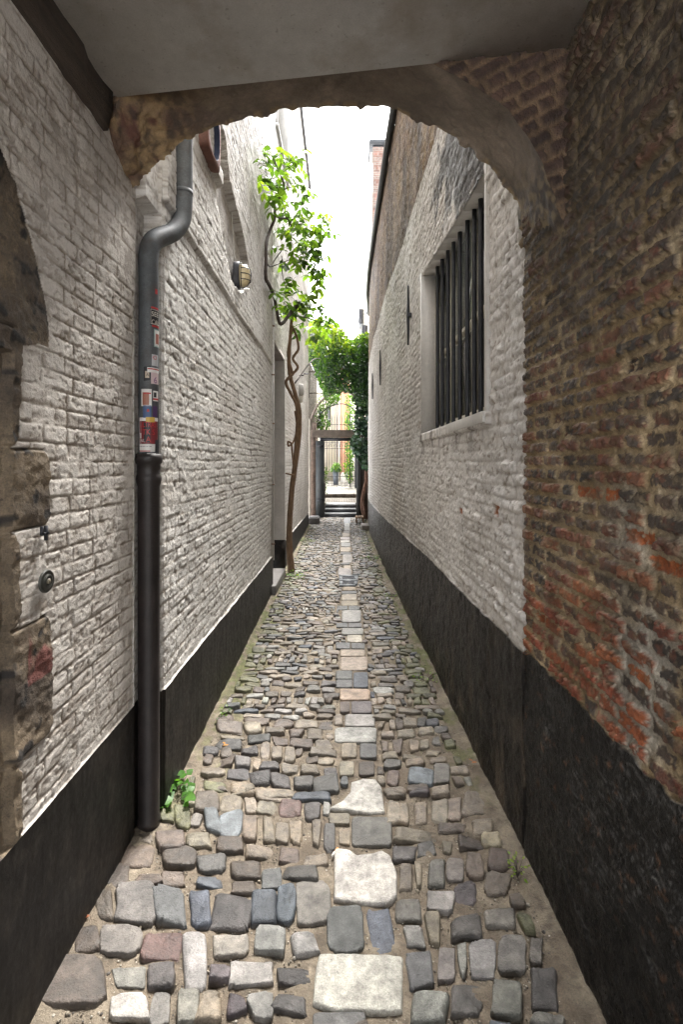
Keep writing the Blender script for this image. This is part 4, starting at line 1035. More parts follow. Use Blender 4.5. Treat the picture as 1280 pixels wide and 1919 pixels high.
for poly, c_ in polys:
    w_ = np.array([G(x, y) for x, y in poly])[::-1]
    mark(w_)
    # dense outline
    d = np.vstack([w_, w_[:1]]); L_ = np.r_[0, np.cumsum(np.linalg.norm(np.diff(d, axis=0), axis=1))]
    s_ = np.linspace(0, L_[-1], 140, endpoint=False)
    o_ = np.column_stack([np.interp(s_, L_, d[:, 0]), np.interp(s_, L_, d[:, 1])])
    # densify the white slab with extra rings
    stone(o_, PAL[c_], .020, True, 26, 1, .010)
for pts, c_, kd in boxes:
    q = np.array(pts)
    if not kd:
        q = q + rng.normal(0, .0065, q.shape); cq = q.mean(0); ra = rng.normal(0, .05); q = (q - cq) @ np.array([[math.cos(ra), math.sin(ra)], [-math.sin(ra), math.cos(ra)]]) * 1.06 + cq
    mark(q)
    near = q[:, 1].mean() < 3.3
    if kd: stone(outline(q, 36 if near else 20, 9), PAL[c_], .014, True, 7 if near else 5, 2, .012)
    else: stone(outline(q, 44, rng.uniform(3.2, 9)), PAL[c_], rng.uniform(.009, .022), (c_ in ('sl', 'gr', 'lg') and rng.random() < .5) or np.ptp(q[:, 0]) > .22, 7, 3, rng.uniform(.035, .08))
# frame of the drain reserves its place
dq = np.array([G(635.5, 1099), G(671, 1099), G(671, 1079), G(635.5, 1079)]); mark(dq)
# fill the rest with rows
y = 1.0
names_ = ['br', 'tn', 'tn', 'gr', 'dk', 'tn', 'br', 'gr', 'lg', 'tn']
while y < 14.3:
    dy = rng.uniform(.052, .088) if y > 2.6 else rng.uniform(.06, .10)
    up = rng.random() < .16
    if up: dy = rng.uniform(.07, .10)
    xl = (XL(y) if y > 2.1 else NLX) + .055 + rng.uniform(0, .03); xr = (XR(y) if y > 1.97 else NRX) - rng.uniform(.06, .11)
    x = xl
    while x < xr - .03:
        wd = rng.uniform(.035, .06) if up else rng.uniform(.06, .17) * (1.0 if y > 2.6 else .9)
        x1 = min(x + wd, xr)
        g = .008
        yc_ = rng.normal(0, .006)
        q = np.array([(x + g / 2, y + g / 2 + yc_), (x1 - g / 2, y + g / 2 + yc_), (x1 - g / 2, y + dy - g / 2 + yc_), (x + g / 2, y + dy - g / 2 + yc_)]) + rng.normal(0, .003, (4, 2))
        if x1 - x > .03:
            fr = mark(q, True)
            if fr > .06:
                # try a narrower one
                for (sa, sb_) in ((0, .6), (.4, 1), (0, .4), (.6, 1)):
                    q2 = q.copy(); xa = q[0, 0] + (q[1, 0] - q[0, 0]) * sa; xb = q[0, 0] + (q[1, 0] - q[0, 0]) * sb_
                    q2[0, 0] = q2[3, 0] = xa; q2[1, 0] = q2[2, 0] = xb
                    if xb - xa > .028 and mark(q2, True) < .06: q = q2; fr = 0; break
            if fr <= .06 and not (y < 3.0 and rng.random() < .04):
                mark(q)
                e = rng.random()
                ed = min(x - xl, xr - x1) < .12
                c_ = 'bl' if e < .025 else ('sl' if e < .08 else ('mo' if ed and e < .6 else names_[rng.integers(10)]))
                stone(outline(q + rng.normal(0, .0035, q.shape), 28 if y < 4 else (16 if y < 8 else 12), rng.uniform(2.8, 8)), PAL[c_], rng.uniform(.011, .022), False, 7 if y < 5 else 5, 5, .06)
        x = x1
    y += dy
V = np.vstack(SV); Cc = np.vstack(SC); FF = [q for f in SF for q in f]
tot = np.array([len(q) for q in FF]); lo = np.concatenate([np.array(q) for q in FF])
PATH = link_mesh('cobbled_path', V, lo, np.r_[0, np.cumsum(tot)[:-1]], tot, M['cobble'], None, {'col': Cc})
tag(PATH, kind='structure')
# joint dirt
Yg = np.concatenate([np.arange(.8, 3.2, .008), growing(3.2, 14.5, .016, .004)])
tx = np.linspace(0, 1, 170)
xl = np.where(Yg < 2.05, NLX - .02, np.where(Yg < 2.2, -.95, XL(Yg) - .02)); xr = np.where(Yg < 1.97, NRX + .02, XR(Yg) + .02)
X = xl[:, None] + (xr - xl)[:, None] * tx; Y = np.repeat(Yg[:, None], len(tx), 1)
Z = ground_h(X, Y) - .001 + fbm(X / .03, Y / .03, 4, 541) * .006 + fbm(X / .09, Y / .09, 3, 542) * .010
ed = np.minimum(X - xl[:, None], xr[:, None] - X)
Z += ss(.12, .02, ed) * .018
col = mixc((.125, .098, .07), (.18, .148, .108), ss(-.4, .4, fbm(X / .08, Y / .08, 4, 543)))
col = mixc(col, (.085, .068, .05), ss(.15, .45, fbm(X / .02, Y / .02, 3, 545)) * .7)
moss = ss(.05, .4, fbm(X / .06, Y / .12, 5, 547, .6) * 1.3 + .22 * ss(.30, .05, ed) - .10 + .08 * (Y > 3)) * ss(.45, .12, ed) * ss(1.9, 2.6, Y) * (.55 + .45 * ss(-.2, .2, fbm(X * 2, Y * 1.5, 3, 549)))
col = mixc(col, (.085, .095, .028), moss * .85)
dirt = grid_parts(X, Y, Z, [('joint_sand', np.ones((X.shape[0] - 1, X.shape[1] - 1), bool), M['dirt'], None)], {'col': col}, flip=True)[0]
tag(dirt, kind='structure')
# loose grit and small stones
g = MB()
ico = [(0, 0, 1), (.9, 0, .2), (.28, .85, .2), (-.72, .5, .2), (-.7, -.55, .2), (.3, -.85, .2), (0, 0, -.6)]
icf = [(0, 1, 2), (0, 2, 3), (0, 3, 4), (0, 4, 5), (0, 5, 1), (6, 2, 1), (6, 3, 2), (6, 4, 3), (6, 5, 4), (6, 1, 5)]
cnt = 0
while cnt < 5200:
    yy = 1.2 + 4.5 * rng.random() ** 1.6; xx = rng.uniform(-.86, .74)
    if yy > 2.05 and xx < XL(yy) + .03 or xx > XR(max(yy, 1.97)) - .02: continue
    i, j = int((xx - OX) / RES), int((yy - OY) / RES)
    if occ[i, j]: continue
    r_ = rng.uniform(.0013, .0045) * (1 + 1.2 * (rng.random() < .04))
    zz = float(ground_h(xx, yy)) + float(fbm(xx / .03, yy / .03, 4, 541)) * .005
    cc = [(.30, .26, .20), (.16, .13, .10), (.09, .08, .07), (.42, .38, .32)][rng.integers(4)]
    th = rng.random() * 6.28
    g.add([(xx + r_ * (p[0] * math.cos(th) - p[1] * math.sin(th)) * rng.uniform(.8, 1.2), yy + r_ * (p[0] * math.sin(th) + p[1] * math.cos(th)), zz + r_ * p[2] * .8) for p in ico], icf, cc)
    cnt += 1
tag(g.build('loose_grit', M['dirt']), 'loose sand grains and grit between the cobbles', kind='stuff')
# wide ground below everything
gr = MB().box((-60, -60, -.35), (60, 90, -.06)).build('ground', M['dirt'])
tag(gr, kind='structure')
fl = MB().box((-1.2, -8, -.06), (1.2, .82, -.004), (.14, .12, .09)).build('passage_floor', M['dirt']); tag(fl, kind='structure')

# drain cover, butt, doorstep, gully bits
t = thing('drain_cover', 'small blue stone drain frame with two iron grates in the middle of the path', 'drain')
def gq(x0, y0, x1, y1, z0, z1, mb, col=None):
    q = [G(x0, y1), G(x1, y1), G(x1, y0), G(x0, y0)]
    mb.add([(p[0], p[1], z0) for p in q] + [(p[0], p[1], z1) for p in q], [(3, 2, 1, 0), (4, 5, 6, 7), (0, 1, 5, 4), (1, 2, 6, 5), (2, 3, 7, 6), (3, 0, 4, 7)], col)
b = MB(); gq(635.5, 1079, 671, 1081.5, -.02, .016, b); gq(635.5, 1087, 671, 1090.5, -.02, .016, b); gq(635.5, 1096.5, 666, 1099, -.02, .016, b)
gq(635.5, 1081.5, 642, 1087, -.02, .0155, b); gq(664, 1081.5, 671, 1087, -.02, .0155, b); gq(635.5, 1090.5, 642, 1096.5, -.02, .0155, b); gq(664, 1090.5, 670, 1096.5, -.02, .0155, b)
b.build('frame', M['slate'], t)
for y0, y1 in ((1081.5, 1087), (1090.5, 1096.5)):
    b = MB(); gq(642, y0, 664, y1, -.02, .002, b, )
    for i in range(8): gq(642.4 + i * 2.75, y0, 643.8 + i * 2.75, y1, .002, .011, b)
    b.build('grate', M['iron'], t)
p0 = G(653, 1089); put(t, (p0[0], p0[1], 0))
t = thing('cigarette_butt', 'crushed cigarette butt with orange filter beside the pitted white slab', 'cigarette butt')
a_ = np.array([*G(622, 1609), .012]); c2 = np.array([*G(628, 1602), .014]); e_ = np.array([*G(633, 1595), .014])
MB().tube([a_, c2], .0042, 10, (.7, .68, .62)).build('paper', M['paint_plain'], t, True)
MB().tube([c2, e_], .0044, 10, (.7, .28, .05)).build('filter', M['paint_plain'], t, True)
put(t, tuple(a_))
b = MB()
b.box((-1.12, 5.84, -.02), (-.80, 6.85, .12), bev=.012)
o = b.build('doorstep', pbr('grey_step_stone', (.14, .13, .12), var=.2, vscale=7, rough=.6, bump=.4), None, False)
tag(o, 'low grey stone doorstep under the tall left doorway', 'doorstep')

# ================================================================== LEAVES
def leaf_mesh(name, items, mat, parent, shape='oval'):
    """items: (pos, dir, normal, length, colour). Each leaf is a folded blade of six points"""
    V = []; Fq = []; C_ = []; lens = []
    base = 0
    for (p, d, nrm, L_, c_) in items:
        d = d / (np.linalg.norm(d) + 1e-9); s = np.cross(d, nrm); s /= np.linalg.norm(s) + 1e-9; u = np.cross(s, d)
        if shape == 'ivy': w1, w2, t1, t2 = .52, .34, .30, .62
        else: w1, w2, t1, t2 = .23, .22, .32, .66
        fold = .06 * L_
        V += [p, p + d * L_ * t1 + s * L_ * w1 + u * fold, p + d * L_ * t2 + s * L_ * w2 + u * fold * .7 - u * L_ * .03, p + d * L_ - u * L_ * .12, p + d * L_ * t2 - s * L_ * w2 + u * fold * .7 - u * L_ * .03, p + d * L_ * t1 - s * L_ * w1 + u * fold, p + d * L_ * .5]
        Fq += [base, base + 6, base + 2, base + 1, base + 6, base + 3, base + 2, base, base + 5, base + 4, base + 6, base + 6, base + 4, base + 3]
        lens += [4, 3, 4, 3]
        C_ += [c_] * 7; base += 7
    tot = np.array(lens)
    return link_mesh(name, np.array(V), np.array(Fq), np.r_[0, np.cumsum(tot)[:-1]], tot, mat, parent, {'col': np.array(C_)}, False)
GRN = [(.085, .16, .025), (.055, .115, .022), (.11, .20, .03), (.04, .085, .022), (.15, .24, .035)]
def rnd_dir(): 
    v = rng.normal(0, 1, 3); return v / np.linalg.norm(v)
def pinnate(p, d, items, stems, n=4, L_=.07, cols=GRN):
    d = d / np.linalg.norm(d); c_ = np.array(cols[rng.integers(len(cols))]) * rng.uniform(.8, 1.2)
    up = np.array([0, 0, 1.]); s = np.cross(d, up); s /= np.linalg.norm(s) + 1e-6
    q = p.copy(); pts = [q.copy()]
    for i in range(n):
        d = d + np.array([0, 0, -.16]); d /= np.linalg.norm(d)
        q = q + d * L_ * .62; pts.append(q.copy())
        for sg in (-1, 1):
            ld = s * sg + d * .55 + np.array([0, 0, -.45]) + rng.normal(0, .22, 3)
            nn = np.array([0, 0, 1.]) + rng.normal(0, .45, 3)
            items.append((q + rng.normal(0, .004, 3), ld, nn, L_ * rng.uniform(.8, 1.2), c_ * rng.uniform(.85, 1.15)))
    items.append((q, d, np.array([0, 0, 1.]) + rng.normal(0, .3, 3), L_ * 1.15, c_))
    if stems is not None: stems.tube(pts, .0022, 4, (.08, .14, .03), False)
def climber():
    root = thing('climbing_vine', 'tall wisteria vine with a bare twisted trunk climbing the left wall beside the doorway', 'vine')
    b = MB()
    def PW(x, y, Y, off=.045):
        if x < HX - 20:
            for _ in range(4):
                lim = float(XL(Y)) + off
                if (x - HX) * Y / F < lim: Y = lim * F / (x - HX)
        return P(x, y, Y)
    def pl(seq, n=7): return crom([PW(x, y, Y) for x, y, Y in seq], n)
    main = [(546, 1072, 7.05), (542, 1010, 7.05), (546, 930, 7.02), (552, 880, 7.0), (560, 820, 6.98), (561, 770, 6.95), (553, 738, 6.92), (543, 700, 6.9), (542, 660, 6.9), (545, 620, 6.88), (547, 590, 6.85)]
    pts = pl(main); b.tube(pts, np.interp(np.linspace(0, 1, len(pts)), [0, .15, .6, 1], [.055, .042, .03, .022]), 10, bump=.16)
    st2 = [(552, 870, 6.98), (557, 800, 6.93), (556, 762, 6.9), (545, 738, 6.85), (536, 716, 6.85), (550, 700, 6.9), (558, 688, 6.88), (549, 672, 6.88), (559, 655, 6.9), (556, 632, 6.9), (547, 610, 6.85)]
    pts = pl(st2); b.tube(pts, np.interp(np.linspace(0, 1, len(pts)), [0, 1], [.024, .018]), 8, bump=.2)
    st3 = [(551, 885, 6.97), (548, 850, 6.95), (546, 832, 6.9), (540, 828, 6.9), (541, 836, 6.9), (551, 826, 6.95), (556, 800, 6.95), (553, 770, 6.9)]
    pts = pl(st3); b.tube(pts, .014, 8, bump=.2)
    st4 = [(549, 700, 6.9), (540, 670, 6.88), (541, 650, 6.86), (548, 615, 6.85)]
    pts = pl(st4); b.tube(pts, .016, 8, bump=.2)
    b.tube([P(535, 887, 6.9), P(552, 891, 6.9)], .012, 8)
    b.build('trunk', M['bark'], root, True)
    b = MB()
    up = [(547, 592, 6.85), (556, 575, 6.8), (560, 568, 6.75), (545, 585, 6.5), (532, 604, 6.2), (524, 606, 6.05), (519, 585, 5.95), (513, 555, 5.85), (503, 532, 5.75), (498, 522, 5.6), (498, 490, 5.55), (499, 460, 5.5), (505, 435, 5.45), (514, 412, 5.4), (515, 392, 5.4), (513, 374, 5.45), (525, 370, 5.5), (532, 352, 5.5), (527, 330, 5.45), (517, 310, 5.35), (511, 297, 5.3)]
    pts = pl(up, 6); b.tube(pts, np.interp(np.linspace(0, 1, len(pts)), [0, .5, 1], [.024, .019, .010]), 8, bump=.2)
    for seq, r0 in (([(515, 405, 5.45), (526, 410, 5.6), (540, 412, 5.8), (550, 432, 6.0), (556, 425, 6.2), (566, 420, 6.3)], .013), ([(498, 493, 5.55), (507, 500, 5.7), (516, 486, 5.8), (528, 470, 5.9)], .010),
                    ([(525, 370, 5.5), (535, 355, 5.6), (548, 352, 5.8), (556, 350, 5.9)], .009), ([(547, 592, 6.85), (575, 596, 7.1), (600, 604, 7.5)], .011), ([(532, 604, 6.2), (548, 588, 6.5), (560, 582, 6.8)], .013),
                    ([(528, 480, 5.9), (530, 520, 6.0), (540, 545, 6.2)], .006), ([(553, 718, 6.9), (585, 676, 8), (600, 672, 9.5)], .011), ([(510, 500, 5.7), (560, 480, 6.3), (585, 460, 6.6), (600, 440, 6.8)], .006), ([(600, 440, 6.8), (605, 500, 6.9), (614, 560, 7.1)], .004)):
        pts = pl(seq, 6); b.tube(pts, np.linspace(r0, r0 * .6, len(pts)), 6, bump=.2)
    b.build('branch', M['bark_dark'], root, True)
    items = []; stems = MB()
    cl = [(480, 275, 5.1, 3), (488, 300, 5.1, 4), (482, 325, 5.1, 5), (497, 318, 5.2, 5), (530, 285, 5.5, 5), (545, 300, 5.7, 6), (560, 298, 5.9, 6), (540, 320, 5.6, 6), (520, 330, 5.4, 6), (505, 340, 5.3, 6), (500, 355, 5.3, 6), (545, 340, 5.7, 6), (558, 338, 5.8, 4),
          (515, 365, 5.4, 3), (500, 368, 5.3, 5), (545, 375, 5.8, 5), (535, 395, 5.8, 5), (555, 400, 6.0, 6), (575, 400, 6.3, 6), (590, 385, 6.5, 5), (602, 402, 6.7, 5), (612, 405, 6.8, 3), (570, 420, 6.3, 7), (585, 425, 6.4, 7), (600, 425, 6.7, 5), (548, 430, 6.0, 6), (560, 440, 6.2, 7), (578, 445, 6.4, 7), (595, 445, 6.6, 6), (530, 450, 5.9, 5), (545, 458, 6.1, 6), (605, 458, 6.8, 5), (612, 470, 6.9, 4), (540, 480, 6.1, 5), (560, 478, 6.3, 7), (575, 485, 6.4, 5), (552, 500, 6.2, 5), (555, 520, 6.3, 4), (590, 500, 6.8, 5), (604, 500, 6.9, 6), (610, 515, 6.9, 5), (598, 520, 6.9, 4),
          (520, 552, 6.3, 5), (535, 555, 6.5, 6), (550, 553, 6.7, 6), (570, 552, 6.9, 5), (585, 560, 7.1, 6), (600, 570, 7.3, 6), (560, 570, 6.9, 6), (575, 580, 7.1, 6), (590, 590, 7.3, 6), (605, 600, 7.6, 6), (545, 582, 6.6, 5), (580, 606, 7.3, 5), (562, 600, 6.9, 3), (525, 575, 6.3, 3), (592, 615, 7.8, 6)]
    for (x, y, Y, k) in cl:
        for _ in range(int(k * .60 + .5)):
            p = PW(x + rng.normal(0, 6), y + rng.normal(0, 6), Y + rng.normal(0, .12), .07)
            d = rnd_dir(); d[2] = d[2] * .4 - .15; d[0] = abs(d[0]) * .8 if p[0] < XL(Y) + .15 else d[0]
            pinnate(p, d, items, stems, rng.integers(2, 4), rng.uniform(.080, .118) * Y / 6.0)
    leaf_mesh('foliage', items, M['leaf'], root)
    stems.build('leaf_stalk', M['bark_dark'], root)['kind'] = 'stuff'
    put(root, tuple(P(546, 1072, 7.05)))
    print('climber leaves', len(items))
climber()

def cloud(n, box, test, L_, cols, face=None, spread=.6, bright=None):
    items = []
    (x0, x1), (y0, y1), (z0, z1) = box
    while len(items) < n:
        p = np.array([rng.uniform(x0, x1), rng.uniform(y0, y1), rng.uniform(z0, z1)])
        if not test(p): continue
        cl = vn(p[0] / .22 + 3 * p[2], p[2] / .22 + 5 * p[1], 601)
        if cl < .30 + .3 * rng.random(): continue
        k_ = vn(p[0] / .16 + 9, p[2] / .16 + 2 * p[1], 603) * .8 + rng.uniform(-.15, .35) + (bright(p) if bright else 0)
        c_ = np.array(cols[int(np.clip(k_, 0, .999) * len(cols))]) * rng.uniform(.75, 1.25)
        d = rnd_dir() + np.array([0, 0, -.5])
        nn = (np.array(face) if face is not None else np.array([0, 0, 1.])) + rng.normal(0, spread, 3)
        items.append((p, d, nn, L_ * rng.uniform(.65, 1.3), c_))
    return items
# ---- canopy over the portal
def canopy():
    root = thing('trellis_foliage', 'dense green wisteria canopy hanging over the iron hoops at the end of the alley', 'climbing plant')
    def test(p):
        X, Y, Z = p
        px_ = HX + X * F / Y; py = HY - (Z - CH) * F / Y
        if px_ < 572 or px_ > 700: return False
        top = np.interp(px_, [572, 590, 610, 630, 645, 655, 668, 685, 700], [612, 600, 606, 612, 622, 640, 630, 622, 620]) + 9 * fbm(px_ / 9, 0.3, 3, 605)
        bot = np.interp(px_, [575, 590, 600, 612, 625, 640, 655, 668, 700], [672, 690, 722, 752, 742, 735, 740, 760, 820]) + 14 * fbm(px_ / 8, 5.3, 3, 607)
        if not (top < py < bot): return False
        if py > 735 and 612 < px_ < 662: return False
        return True
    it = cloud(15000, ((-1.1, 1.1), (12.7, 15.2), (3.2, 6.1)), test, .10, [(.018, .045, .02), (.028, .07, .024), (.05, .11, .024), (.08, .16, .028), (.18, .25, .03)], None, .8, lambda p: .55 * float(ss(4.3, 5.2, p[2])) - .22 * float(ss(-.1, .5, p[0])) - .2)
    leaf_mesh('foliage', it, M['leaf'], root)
    b = MB()
    for seq, r0 in (([(575, 697, 13.2), (590, 697, 13.5), (600, 690, 13.8), (604, 675, 14)], .02), ([(640, 732, 14), (638, 712, 14), (645, 690, 14), (655, 680, 14)], .03), ([(672, 720, 14), (660, 700, 14), (640, 692, 14), (620, 700, 14)], .02),
                    ([(575, 738, 13.6), (590, 737, 13.8), (605, 738, 14)], .018), ([(578, 760, 13.8), (581, 700, 13.8), (582, 660, 13.8)], .012)):
        pts = crom([P(*q) for q in seq], 6); b.tube(pts, np.linspace(r0, r0 * .6, len(pts)), 6, bump=.2)
    b.build('branch', M['bark_dark'], root, True)
    put(root, (0, 14, 3.3))
canopy()
def ivy():
    root = thing('ivy', 'dark green ivy column with bare trunk climbing the right side of the end doorway', 'climbing plant')
    def test(p):
        X, Y, Z = p
        px_ = HX + X * F / Y; py = HY - (Z - CH) * F / Y
        if py < 635 or py > 878: return False
        l = np.interp(py, [635, 680, 730, 790, 815, 830, 845, 860, 878], [676, 672, 668, 668, 662, 658, 665, 672, 686]) + 4 * fbm(py / 8, .7, 3, 611)
        r_ = np.interp(py, [635, 840, 862, 878], [704, 704, 700, 692])
        return l < px_ < r_
    it = cloud(2600, ((.3, 1.05), (13.3, 14.15), (1.4, 5.4)), test, .105, [(.018, .042, .024), (.025, .06, .034), (.03, .07, .03), (.04, .085, .03), (.06, .12, .025)], (0, -.8, .6), .4, lambda p: .4 * float(ss(4.3, 5.2, p[2])) - .1)
    leaf_mesh('foliage', it, M['ivy_leaf'], root, 'ivy')
    b = MB()
    for seq, r0 in (([(684, 985, 13.9), (683, 955, 13.9), (680, 935, 13.9), (683, 915, 13.9), (687, 895, 13.9), (687, 870, 13.9), (688, 830, 13.9)], .055), ([(682, 970, 13.8), (677, 948, 13.8), (679, 925, 13.8), (684, 905, 13.8), (685, 880, 13.8)], .028), ([(688, 985, 13.95), (690, 940, 13.95), (689, 890, 13.95)], .03)):
        pts = crom([P(*q) for q in seq], 6); b.tube(pts, np.linspace(r0, r0 * .7, len(pts)), 8, bump=.25)
    b.build('trunk', pbr('ivy_bark', (.14, .075, .05), var=.4, vscale=18, rough=.85, bump=.8, bscale=60), root, True)
    put(root, (.68, 13.9, 0))
ivy()

# ================================================================== END PORTAL
YP = 14.4
def portal():
    root = thing('garden_portal', 'dark timber doorway with heavy lintel beam closing the end of the alley', 'gateway')
    s = YP / F
    def bx(mb, x0, x1, y0, y1, dy0, dy1, **k):
        mb.box(((x0 - HX) * s, YP + dy0, CH + (HY - y1) * s), ((x1 - HX) * s, YP + dy1, CH + (HY - y0) * s), **k)
    b = MB(); bx(b, 585, 696, 806, 820, -.04, .16, bev=.008); b.build('beam', pbr('brown_beam', (.085, .065, .05), var=.3, vscale=8, bump=.4), root)
    b = MB(); bx(b, 600, 672, 820.6, 826.5, .02, .12); b.build('lintel', M['iron'], root)
    b = MB(); bx(b, 592, 608, 826.5, 970.5, -.03, .12); lf = b.build('door_leaf', pbr('black_door_paint', (.03, .034, .036), var=.3, vscale=5, rough=.5, bump=.2), root)
    for ya_ in (834, 935): b = MB(); bx(b, 594, 606, ya_, ya_ + 4, -.042, -.03); b.build('hinge', M['iron'], lf)
    b = MB(); bx(b, 668, 675, 820.6, 970.5, -.02, .12); b.build('post', pbr('grey_black_post', (.045, .045, .045), bump=.2), root)
    b = MB(); bx(b, 675.3, 690, 820.6, 970.5, .06, .14); b.build('side_board', M['dark_wood'], root)
    put(root, (0, YP, 0))
    # brick pier and white pipe on the left of it
    t = thing('brick_pier', 'narrow dark stained brick pier left of the end doorway', 'pier')
    b = MB(); bx(b, 577, 592, 792, 972, -.01, .35); b.build('masonry', pbr('stained_brick', (.17, .12, .095), var=.5, vscale=6, bump=.6, bscale=30), t)
    put(t, ((585 - HX) * s, YP, 0))
    b = MB(); b.tube([P(580, 968, 14.2), P(580, 785, 14.2)], .045, 10); o = b.build('rain_pipe', pbr('cream_pipe', (.30, .27, .23), bump=.1), None, True); tag(o, 'pale rain pipe in the corner left of the end doorway', 'pipe')
portal()
# stone steps
t = thing('stone_steps', 'three dark stone steps with pale worn nosings in the end doorway', 'steps')
for i, (y0, z1) in enumerate(((14.5, .115), (14.83, .225), (15.16, .325))):
    st_ = MB().box((-.51, y0, -.02 if i == 0 else z1 - .14), (.45, 16.0 if i == 2 else y0 + .36, z1 - .022)).build('step', M['slate_dark'], t)
    MB().box((-.51, y0 - .015, z1 - .022), (.45, 16.0 if i == 2 else y0 + .36, z1)).build('nosing', pbr('worn_step', (.33, .34, .35), bump=.2), st_)
put(t, (0, 14.5, 0))
MBp = MB()
# courtyard paving
def paving(name, x0, x1, y0, y1, z, nx, ny, dark=(.15, .13, .11)):
    b = MB()
    b.box((x0, y0, z - .3), (x1, y1, z - .012), (.09, .08, .06))
    for j in range(ny):
        off = (j % 2) * .5
        for i in range(-1, nx):
            xa = x0 + (x1 - x0) * (i + off) / nx + .006; xb = x0 + (x1 - x0) * (i + 1 + off) / nx - .006
            xa = max(xa, x0); xb = min(xb, x1)
            if xb - xa < .03: continue
            ya = y0 + (y1 - y0) * j / ny + .006; yb = y0 + (y1 - y0) * (j + 1) / ny - .006
            k = rng.uniform(.75, 1.25)
            b.box((xa, ya, z - .011), (xb, yb, z + rng.uniform(-.002, .002)), tuple(np.array(dark) * k))
    o = b.build(name, M['paving']); tag(o, kind='structure'); return o
paving('courtyard_paving', -1.4, 1.4, 16.0, 18.6, .31, 16, 14, (.20, .18, .15))
paving('terrace', -3.0, 3.0, 18.6, 34, .44, 30, 60, (.30, .28, .24))
b = MB()
for i in range(16): b.box((-1.4 + i * .175 + .004, 18.50, .31), (-1.4 + (i + 1) * .175 - .004, 18.62, .455), tuple(np.array((.14, .12, .10)) * rng.uniform(.7, 1.2)))
o = b.build('brick_kerb', M['paving']); tag(o, 'low dark brick step edge across the courtyard behind the doorway', 'kerb')
# hoops
def hoop(name, label, pts, r_, mat, cat='trellis hoop'):
    o = MB().tube(crom(pts, 10), r_, 8, bump=.06).build(name, mat, None, True); tag(o, label, cat); return o
hoop('trellis_hoop', 'weathered brown wooden hoop arching over the doorway lintel', [P(x, y, 14.25) for x, y in ((583, 806), (584, 785), (592, 765), (606, 748), (622, 738), (640, 732), (652, 735), (664, 742), (675, 752), (684, 770))], .028, pbr('weathered_wood', (.17, .13, .11), bump=.4, stretch=(1, 1, .3)))
hoop('iron_hoop', 'thin black iron hoop behind and below the wooden one', [P(x, y, 15.6) for x, y in ((594, 800), (598, 781), (608, 769), (622, 761), (640, 757), (654, 761), (665, 770), (671, 782), (674, 800))], .016, M['iron'])
# iron gate
def fence():
    root = thing('iron_gate', 'tall spiked iron gate with scrollwork across the courtyard', 'gate')
    YG = 23.0; s = YG / F
    x0, x1 = -.95, .64
    zb, zr1, zr2, zt, zs = .62, CH + (HY - 893) * s, CH + (HY - 841) * s, CH + (HY - 796) * s, CH + (HY - 784) * s
    nb = 13
    for i in range(nb + 1):
        x = x0 + (x1 - x0) * i / nb
        top = zs + .05 * (i % 2)
        b = MB().tube([(x, YG, .50), (x, YG, zt + .1), (x, YG, top), (x, YG, top + .16)], [.011, .011, .016, .002], 6)
        b.build('bar', M['iron'], root, True)
        if i < nb:
            xm = x + (x1 - x0) / nb / 2
            MB().tube([(xm, YG, .50), (xm, YG, zr1 + .12), (xm, YG, zr1 + .2)], [.009, .009, .002], 6).build('short_bar', M['iron'], root, True)
    for z in (.56, .66, zr1, zr2, zr2 + .28, zt):
        MB().box((x0, YG - .012, z - .012), (x1, YG + .012, z + .012)).build('rail', M['iron'], root)
    for i in range(6):
        xc = x0 + .13 + i * (x1 - x0 - .26) / 5; zc = zr2 + .14
        pts = [(xc + (.03 + .075 * k / 16) * math.cos(k * .62) * (1 if i % 2 else -1), YG, zc + (.03 + .075 * k / 16) * math.sin(k * .62)) for k in range(17)]
        MB().tube(pts, .009, 5).build('scroll', M['iron'], root, True)
    MB().box((x1, YG - .05, .44), (x1 + .11, YG + .05, 2.6), bev=.01).build('gate_post', M['iron'], root)
    MB().box((x1 - .02, YG - .08, 1.0), (x1 + .05, YG - .05, 1.25)).build('lock', M['iron'], root)
    put(root, ((x0 + x1) / 2, YG, .44))
fence()
# planter
t = thing('planter', 'tall tapered grey planter with a bushy green plant behind the iron gate', 'planter')
YQ = 27.; s = YQ / F
pc = (638 - HX + .0) * s - .15; zb = .44; zt = CH + (HY - 882) * s
px0 = (629 - HX) * s; b = MB()
xa = (623.5 - HX) * s; xb = (635 - HX) * s
zt = CH + (HY - 882) * s
def taper(mb, x0, x1, y0, y1, z0, z1, k):
    xm, ym = (x0 + x1) / 2, (y0 + y1) / 2
    vs = [(xm + (x - xm) * (k if z == z0 else 1), ym + (y - ym) * (k if z == z0 else 1), z) for x in (x0, x1) for y in (y0, y1) for z in (z0, z1)]
    mb.add(vs, [(0, 1, 3, 2), (4, 6, 7, 5), (0, 4, 5, 1), (2, 3, 7, 6), (0, 2, 6, 4), (1, 5, 7, 3)])
taper(b, xa, xb, YQ - .18, YQ + .18, zb, zt, .82); b.build('pot', pbr('grey_pot', (.10, .115, .14), rough=.5, bump=.1), t)
MB().box((xa - .015, YQ - .2, zt), (xb + .015, YQ + .2, zt + .05), bev=.008).build('rim', pbr('pot_rim', (.13, .145, .17), bump=.1), t)
it = cloud(420, ((xa - .15, xb + .15), (YQ - .25, YQ + .25), (zt, zt + .48)), lambda p: ((p[0] - (xa + xb) / 2) / .33) ** 2 + ((p[2] - zt - .1) / .36) ** 2 + ((p[1] - YQ) / .25) ** 2 < 1, .12, [(.12, .24, .03), (.07, .16, .03)], None, .9)
leaf_mesh('plant', it, M['leaf'], t)
put(t, ((xa + xb) / 2, YQ, .44))
